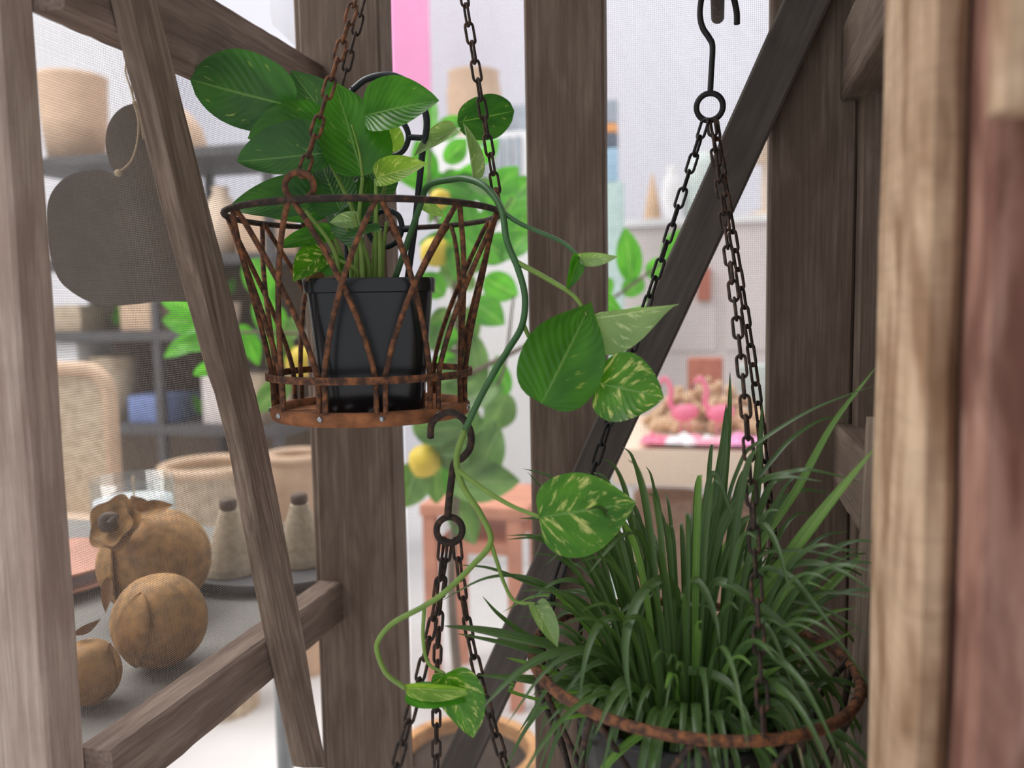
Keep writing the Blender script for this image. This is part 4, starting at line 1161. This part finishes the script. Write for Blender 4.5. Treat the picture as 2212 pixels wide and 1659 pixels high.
on_shelf('storage_box', 115, 185, 740, SZ[3], 'white', 'tall white box on the fourth shelf beside the left front post', 'box')
on_shelf('basket', 195, 290, 770, SZ[3], 'wicker', 'small woven basket on the fourth shelf', 'basket', shape='basket')
on_shelf('storage_box', 490, 560, 800, SZ[3], 'offwhite', 'off-white box on the fourth shelf behind the batten', 'box')
on_shelf('basket', 570, 670, 800, SZ[3], 'wicker', 'woven basket on the fourth shelf beside the rear post', 'basket', shape='basket')
for i, (x, y, z, lab) in enumerate(((258, 690, SZ[2], 'small green plant on the third shelf below the heart'), (455, 850, SZ[3], 'small green plant on the fourth shelf beside the blue cloth'), (520, 600, SZ[2] + .13, 'small green plant in the cream planter'))):
    c = P(x, y, RD); c.y = Y0 + .18; c.z = z + .001
    pr = empty('small_plant', c, lab, 'plant')
    bm = bmesh.new(); bmesh.ops.create_icosphere(bm, subdivisions=2, radius=.012, matrix=Matrix.Translation((0, 0, .012))); link('root_ball', bm, M['soil'], pr, Matrix.Translation(c))
    for k in range(12):
        a = rnd.uniform(0, 6.28); e = V((math.cos(a) * rnd.uniform(.03, .07), math.sin(a) * rnd.uniform(.03, .07), rnd.uniform(.07, .14)))
        bm = leaf_bm(c + V((0, 0, .028)), c + e, .035, rnd.uniform(-40, 40), lobe=0, n=8, nv=4); sheet('leaf', bm, M['citrus'], pr, c)

# wicker chairs
def wicker_chair(xl, xr, ytop, d, seat_y, label, curved=False):
    a, b = P(xl, ytop, d), P(xr, ytop, d)
    w = b.x - a.x; zt_ = a.z; zs = P(xl, seat_y, d).z; cx, y = (a.x + b.x) / 2, a.y
    root = empty('wicker_chair', (cx, y, 0), label, 'chair')
    def rect(half, ztop, z0, rad, yy):
        pts = [(cx - half, yy, z0), (cx - half, yy, ztop - rad)]
        for k in range(7):
            q = math.pi / 2 * k / 6; pts.append((cx - half + rad * (1 - math.cos(q)), yy, ztop - rad + rad * math.sin(q)))
        for k in range(7):
            q = math.pi / 2 * k / 6; pts.append((cx + half - rad * (1 - math.sin(q)), yy, ztop - rad + rad * math.cos(q)))
        pts.append((cx + half, yy, z0)); return pts
    fr = rect(w / 2, zt_, zs, .09, y)
    bm = outline_bm(fr, (0, .03, 0)); flat(link('backrest', bm, M['wicker'], root))
    bm = bmesh.new(); tube(bm, [V(p) + V((0, -.004, 0)) for p in fr], .022, 8); link('back_frame', bm, M['beige'], root)
    bm = bmesh.new(); box(bm, (cx - w / 2, y - .5, zs - .07), (cx + w / 2, y + .02, zs), .02); flat(link('seat', bm, M['cream'], root))
    for sx in (-1, 1):
        for yy in (y - .46, y):
            bm = bmesh.new(); tube(bm, [(cx + sx * (w / 2 - .03), yy, 0), (cx + sx * (w / 2 - .03), yy, zs - .06)], .02, 8); link('leg', bm, M['beige'], root)
wicker_chair(60, 272, 795, 2.75, 1110, 'wicker chair with a rounded high back behind the ornaments')
# tub-shaped woven chairs
for (xc, yt_, wpx, d, lab, mt) in ((455, 1008, 210, 2.9, 'low woven tub seat behind the leaning batten', 'wicker'), (640, 985, 130, 3.2, 'woven tub seat beside the rear post', 'beige')):
    c = P(xc, yt_, d); r = px(wpx / 2, d); h = c.z
    root = empty('tub_seat', (c.x, c.y, 0), lab, 'seat')
    bm = bmesh.new(); lathe(bm, [(r * .75, 0), (r * .8, h * .5), (r * .98, h * .96), (r, h), (r * .9, h), (r * .85, h * .8), (.001, h * .78)], 40, (c.x, c.y, 0)); flat(link('body', bm, M[mt], root))
    bm = ring_bm((c.x, c.y, h), (0, 0, 1), r * .95, .018, 40); link('rim', bm, M['beige'], root)
    bm = bmesh.new(); lathe(bm, [(.001, h * .78), (r * .8, h * .78), (r * .82, h * .84), (.001, h * .86)], 32, (c.x, c.y, .002)); link('cushion', bm, M['cream'], root)

# ------------------------------------------------------------------ far behind, centre and right
def wthing(name, x0, y0, x1, y1, d, depth, mat, label, cat, floor=False, bevel=.01, group=None):
    lo, hi = wbox(x0, y0, x1, y1, d, depth, floor)
    return thing_box(name, lo, hi, M[mat], label, cat, bevel, group)
b_ = wthing('banner', 826, -260, 942, 212, 6.2, .02, 'pink', 'tall pink banner hanging on the white back wall', 'banner', bevel=.002)
# side cabinet with slats carrying a rattan urn
lo_, hi_ = wbox(950, 302, 1175, 900, 4.6, .5, True)
cab = empty('slatted_cabinet', ((lo_.x + hi_.x) / 2, lo_.y, 0), 'white cabinet with blue-grey slats behind the lemon tree', 'cabinet')
bm = bmesh.new(); box(bm, lo_, hi_, .01); flat(link('body', bm, M['white'], cab))
for k in range(5):
    x = P(1066 + k * 19, 300, 4.6).x; bm = bmesh.new(); box(bm, (x - .014, lo_.y - .016, P(0, 410, 4.6).z), (x + .014, lo_.y - .001, hi_.z - .03)); flat(link('slat', bm, M['slate'], cab))
lo2, hi2 = wbox(1085, 225, 1160, 302, 4.6, .3)
thing_box('storage_box', (lo2.x, lo2.y + .05, hi_.z + .001), (hi2.x, hi2.y, hi2.z), M['slate'], 'blue-grey box on the slatted cabinet beside the urn', 'box', .01)
c = P(1022, 302, 4.6); r = px(58, 4.7); h = px(142, 4.7)
bm = bmesh.new(); lathe(bm, [(.001, 0), (r * .75, 0), (r * .95, h * .3), (r, h * .7), (r * .9, h * .95), (r * .96, h), (r * .8, h), (r * .7, h * .9), (.001, h * .88)], 36)
tag(link('rattan_urn', bm, M['beige'], None, Matrix.Translation((c.x, lo_.y + .22, hi_.z + .001))), 'brown rattan urn standing on the slatted white cabinet', 'urn')
# white counter behind the brace
lo_, hi_ = wbox(1300, 492, 1690, 900, 4.4, .55, True)
cnt = empty('counter', ((lo_.x + hi_.x) / 2, lo_.y, 0), 'long off-white counter at the back between the rear posts', 'counter')
bm = bmesh.new(); box(bm, lo_, hi_, .01); flat(link('body', bm, M['offwhite'], cnt))
bm = bmesh.new(); box(bm, (lo_.x - .03, lo_.y - .03, hi_.z + .001), (hi_.x + .03, hi_.y, hi_.z + .04), .008); flat(link('countertop', bm, M['white'], cnt))
CZ = hi_.z + .041
for k in range(3):
    x0, x1 = lo_.x + .04 + k * (hi_.x - lo_.x - .04) / 3, lo_.x + (k + 1) * (hi_.x - lo_.x - .04) / 3
    bm = bmesh.new(); box(bm, (x0, lo_.y - .014, P(0, 780, 4.4).z), (x1, lo_.y - .001, P(0, 620, 4.4).z), .006); flat(link('panel', bm, M['offwhite'], cnt))
lo2, hi2 = wbox(1508, 580, 1536, 650, 4.3, .03)
bm = bmesh.new(); box(bm, (lo2.x, lo_.y - .05, lo2.z), (hi2.x, lo_.y - .0145, hi2.z), .006)
tag(flat(link('wall_plaque', bm, M['terracotta'])), 'small terracotta plaque fixed to the off-white counter', 'plaque')
def on_counter(name, xc, ytop, wpx, mat, label, cat, prof, yoff=.2):
    c = P(xc, ytop, 4.5); r = px(wpx / 2, 4.5); h = c.z - CZ
    bm = bmesh.new(); lathe(bm, [(q * r, z * h) for q, z in prof], 36)
    return tag(link(name, bm, M[mat], None, Matrix.Translation((c.x, lo_.y + yoff, CZ + .001))), label, cat)
DOME = [(.001, 0), (.95, 0), (1, .15), (.95, .5), (.75, .8), (.4, .96), (.001, 1)]
VASE = [(.001, 0), (.5, 0), (.9, .3), (1, .5), (.7, .8), (.4, .92), (.5, 1), (.001, 1)]
on_counter('bread_bin', 1520, 338, 84, 'greygreen', 'rounded grey-green bin on the counter beside the brace', 'bin', DOME)
on_counter('vase', 1456, 372, 44, 'white', 'white vase on the counter left of the grey-green bin', 'vase', VASE, .12)
on_counter('cone_ornament', 1412, 380, 40, 'sand', 'tan cone on the counter left of the white vase', 'ornament', [(.001, 0), (1, 0), (.6, .5), (.1, .98), (.001, 1)])
on_counter('lamp_shade', 1650, 205, 120, 'cream', 'cream lamp shade on the counter behind the brace and post', 'lamp shade', [(.001, 0), (.5, 0), (.5, .05), (.1, .08), (.1, .45), (1, .45), (.6, 1), (.001, 1)], .3)
# tall display stand beside the middle rear post
lo2, hi2 = wbox(1262, 400, 1352, 900, 4.0, .09, True)
st_ = empty('display_stand', ((lo2.x + hi2.x) / 2, lo2.y, 0), 'pale teal display stand with blue and slate panels beside the middle rear post', 'stand')
bm = bmesh.new(); box(bm, lo2, hi2, .01); flat(link('column', bm, M['teal'], st_))
for (ya, yb_, mt) in ((330, 400, 'bluepale'), (300, 330, 'navy'), (280, 300, 'orange'), (232, 280, 'slate')):
    a, b = P(1268, yb_, 4.0), P(1340, ya, 4.0)
    bm = bmesh.new(); box(bm, (a.x, lo2.y + .01, a.z), (b.x, lo2.y + .08, b.z - .0005), .004); flat(link('panel', bm, M[mt], st_))
# work table with pink flamingos
TD = 3.0
lo2, hi2 = wbox(1322, 962, 1670, 1046, TD, .95)
tb = empty('work_table', ((lo2.x + hi2.x) / 2, lo2.y, 0), 'cream topped work table carrying pink flamingos', 'table')
bm = bmesh.new(); box(bm, lo2, hi2, .008); flat(link('tabletop', bm, M['cream'], tb))
for x in (lo2.x + .04, hi2.x - .04):
    for y in (lo2.y + .05, hi2.y - .05):
        bm = bmesh.new(); box(bm, (x - .03, y - .03, 0), (x + .03, y + .03, lo2.z)); flat(link('leg', bm, M['white'], tb))
tz_ = hi2.z; ty_ = lo2.y
c = P(1530, 950, TD + .4)
bm = bmesh.new()
for k in range(260):
    a = rnd.uniform(0, 6.28); q = math.sqrt(rnd.random()); R2 = .26
    hgt = .19 * (1 - q ** 1.5)
    bmesh.ops.create_icosphere(bm, subdivisions=1, radius=rnd.uniform(.016, .026), matrix=Matrix.Translation((R2 * q * math.cos(a), .75 * R2 * q * math.sin(a), max(.027, hgt * rnd.random() + .027))))
tag(link('cork_pile', bm, M['sand'], None, Matrix.Translation((c.x, ty_ + .50, tz_ + .002))), 'heap of sandy cork pieces on the work table', 'heap', kind='stuff')
for (x, y, lab) in ((1478, 905, 'pink flamingo left of the other on the work table'), (1556, 900, 'pink flamingo right of the other on the work table')):
    b0 = P(x, y, TD + .12); fy = ty_ + .245
    fl = empty('flamingo', (b0.x, fy, tz_), lab, 'flamingo', 'pink flamingos')
    bz = tz_ + .10
    bm = bmesh.new(); bmesh.ops.create_uvsphere(bm, u_segments=20, v_segments=12, radius=.042)
    for v in bm.verts: v.co = V((v.co.x * 1.25, v.co.y * .7, v.co.z * .8 + max(0, v.co.x) * .25))
    tube(bm, catmull([(-.035, 0, .01), (-.055, 0, .04), (-.05, 0, .09), (-.07, 0, .13), (-.085, 0, .128), (-.093, 0, .11)], 6), lambda t: .012 - .005 * t, 10)
    link('body', bm, M['pinkhot'], fl, Matrix.Translation((b0.x, fy, bz)))
    for s in (-.012, .014):
        bm = bmesh.new(); tube(bm, [(b0.x + s, fy + s * .5, tz_ + .001), (b0.x + s, fy + s * .5, bz - .02)], .004, 6); link('leg', bm, M['pinkhot'], fl)
    bm = bmesh.new(); tube(bm, [(b0.x - .093, fy, bz + .112), (b0.x - .100, fy, bz + .092)], .005, 6); link('beak', bm, M['rack'], fl)
for (x0, x1, mt, lab) in ((1385, 1440, 'pinkhot', 'crumpled pink cloth at the left of the work table'), (1440, 1560, 'white', 'crumpled white and pink cloth on the work table edge'), (1562, 1640, 'pink', 'pale pink cloth at the right of the work table')):
    a, b = P(x0, 985, TD + .05), P(x1, 985, TD + .05)
    bm = bmesh.new(); bmesh.ops.create_grid(bm, x_segments=24, y_segments=16, size=1)
    for v in bm.verts:
        q = noise.noise(V((v.co.x * 2.2 + x0, v.co.y * 2.2, 1)))
        v.co = V((v.co.x * (b.x - a.x) / 2, v.co.y * .09, .018 + max(-.012, .07 * q * (1 - max(abs(v.co.x), abs(v.co.y))))))
    cm = mt
    if mt == 'white':
        m_, nt_, bb_ = newmat('pink_printed_cloth'); n_ = nd(nt_, 'ShaderNodeTexNoise'); n_.inputs['Scale'].default_value = 14
        tcc = nd(nt_, 'ShaderNodeTexCoord'); nt_.links.new(tcc.outputs['Object'], n_.inputs['Vector'])
        r_ = ramp(nt_, [(.5, s2l(240, 238, 240)), (.58, s2l(242, 150, 175))]); nt_.links.new(n_.outputs['Fac'], r_.inputs[0]); nt_.links.new(r_.outputs[0], bb_.inputs['Base Color'])
        M['print'] = m_; cm = 'print'
    bm2 = bm
    o = link('cloth', bm2, M[cm], None, Matrix.Translation(((a.x + b.x) / 2, ty_ + .10, tz_ + .001)))
    sm = o.modifiers.new('thickness', 'SOLIDIFY'); sm.thickness = .004; sm.offset = 1
    tag(o, lab, 'cloth')
thing_box('planter', (P(1490, 0, TD + .7).x, ty_ + .76, tz_ + .001), (P(1566, 0, TD + .7).x, ty_ + .88, P(0, 800, TD + .65).z), M['terracotta'], 'square terracotta planter at the back of the work table', 'planter')
thing_box('storage_box', (P(1598, 0, TD + .7).x, ty_ + .76, tz_ + .001), (P(1665, 0, TD + .7).x, ty_ + .88, P(0, 815, TD + .65).z), M['greygreen'], 'grey-green box at the back of the work table', 'box')
# woven hampers below the table
for (x0, x1, yt_, lab) in ((1366, 1500, 1078, 'brown woven hamper under the left half of the work table'), (1508, 1640, 1090, 'brown woven hamper under the right half of the work table')):
    a, b = P(x0, yt_, TD + .15), P(x1, yt_, TD + .15)
    r = (b.x - a.x) / 2; h = min(a.z, lo2.z - .02)
    root = empty('hamper', ((a.x + b.x) / 2, ty_ + .15 + r, 0), lab, 'hamper', 'woven hampers under the work table')
    bm = bmesh.new(); lathe(bm, [(.001, .001), (r * .9, .001), (r, h * .5), (r * .97, h * .93), (.001, h * .93)], 40, None or (0, 0, 0), 6); flat(link('body', bm, M['wickerd'], root, Matrix.Translation(((a.x + b.x) / 2, ty_ + .15 + r, 0))))
    bm = bmesh.new(); lathe(bm, [(.001, h * .931), (r * 1.02, h * .931), (r * 1.02, h), (.001, h)], 40, (0, 0, 0), 6); flat(link('lid', bm, M['wickerd'], root, Matrix.Translation(((a.x + b.x) / 2, ty_ + .15 + r, 0))))
# salmon wooden stool with a pale cushion
SD = 2.9
a, b = P(905, 1090, SD), P(1150, 1090, SD)
so = empty('side_table', ((a.x + b.x) / 2, a.y, 0), 'salmon-coloured wooden side table behind the trailing vine', 'table')
bm = bmesh.new(); box(bm, (a.x, a.y, a.z - .04), (b.x, a.y + .4, a.z), .006); flat(link('tabletop', bm, M['salmonwood'], so))
for x in (a.x + .03, b.x - .05):
    for y in (a.y + .03, a.y + .37):
        bm = bmesh.new(); box(bm, (x - .022, y - .022, 0), (x + .022, y + .022, a.z - .04)); flat(link('leg', bm, M['salmonwood'], so))
zz = P(0, 1200, SD).z
bm = bmesh.new(); box(bm, (a.x + .05, a.y + .015, zz - .02), (b.x - .07, a.y + .385, zz + .02), .004); flat(link('shelf', bm, M['salmonwood'], so))

# parts that look different from the rest of their thing
PART_LABELS = {'dry_leaf': 'withered brown leaf', 'dry_blade': 'dry tan blade', 'pothos_yellow_green_leaf': 'yellow-green leaf', 'pothos_pale_leaf': 'pale grey-green leaf',
               'pothos_variegated_leaf': 'leaf with cream-yellow marbling', 'pale_rough_wood': 'pale rough-sawn timber', 'red_brown_wood': 'reddish brown board', 'dark_grey_wood': 'dark grey diagonal brace',
               'solder_bead': 'silvery solder bead'}
for o in list(COL.objects):
    if o.type == 'MESH' and o.parent is not None and 'label' not in o and o.data.materials and o.data.materials[0].name in PART_LABELS:
        o['label'] = PART_LABELS[o.data.materials[0].name]
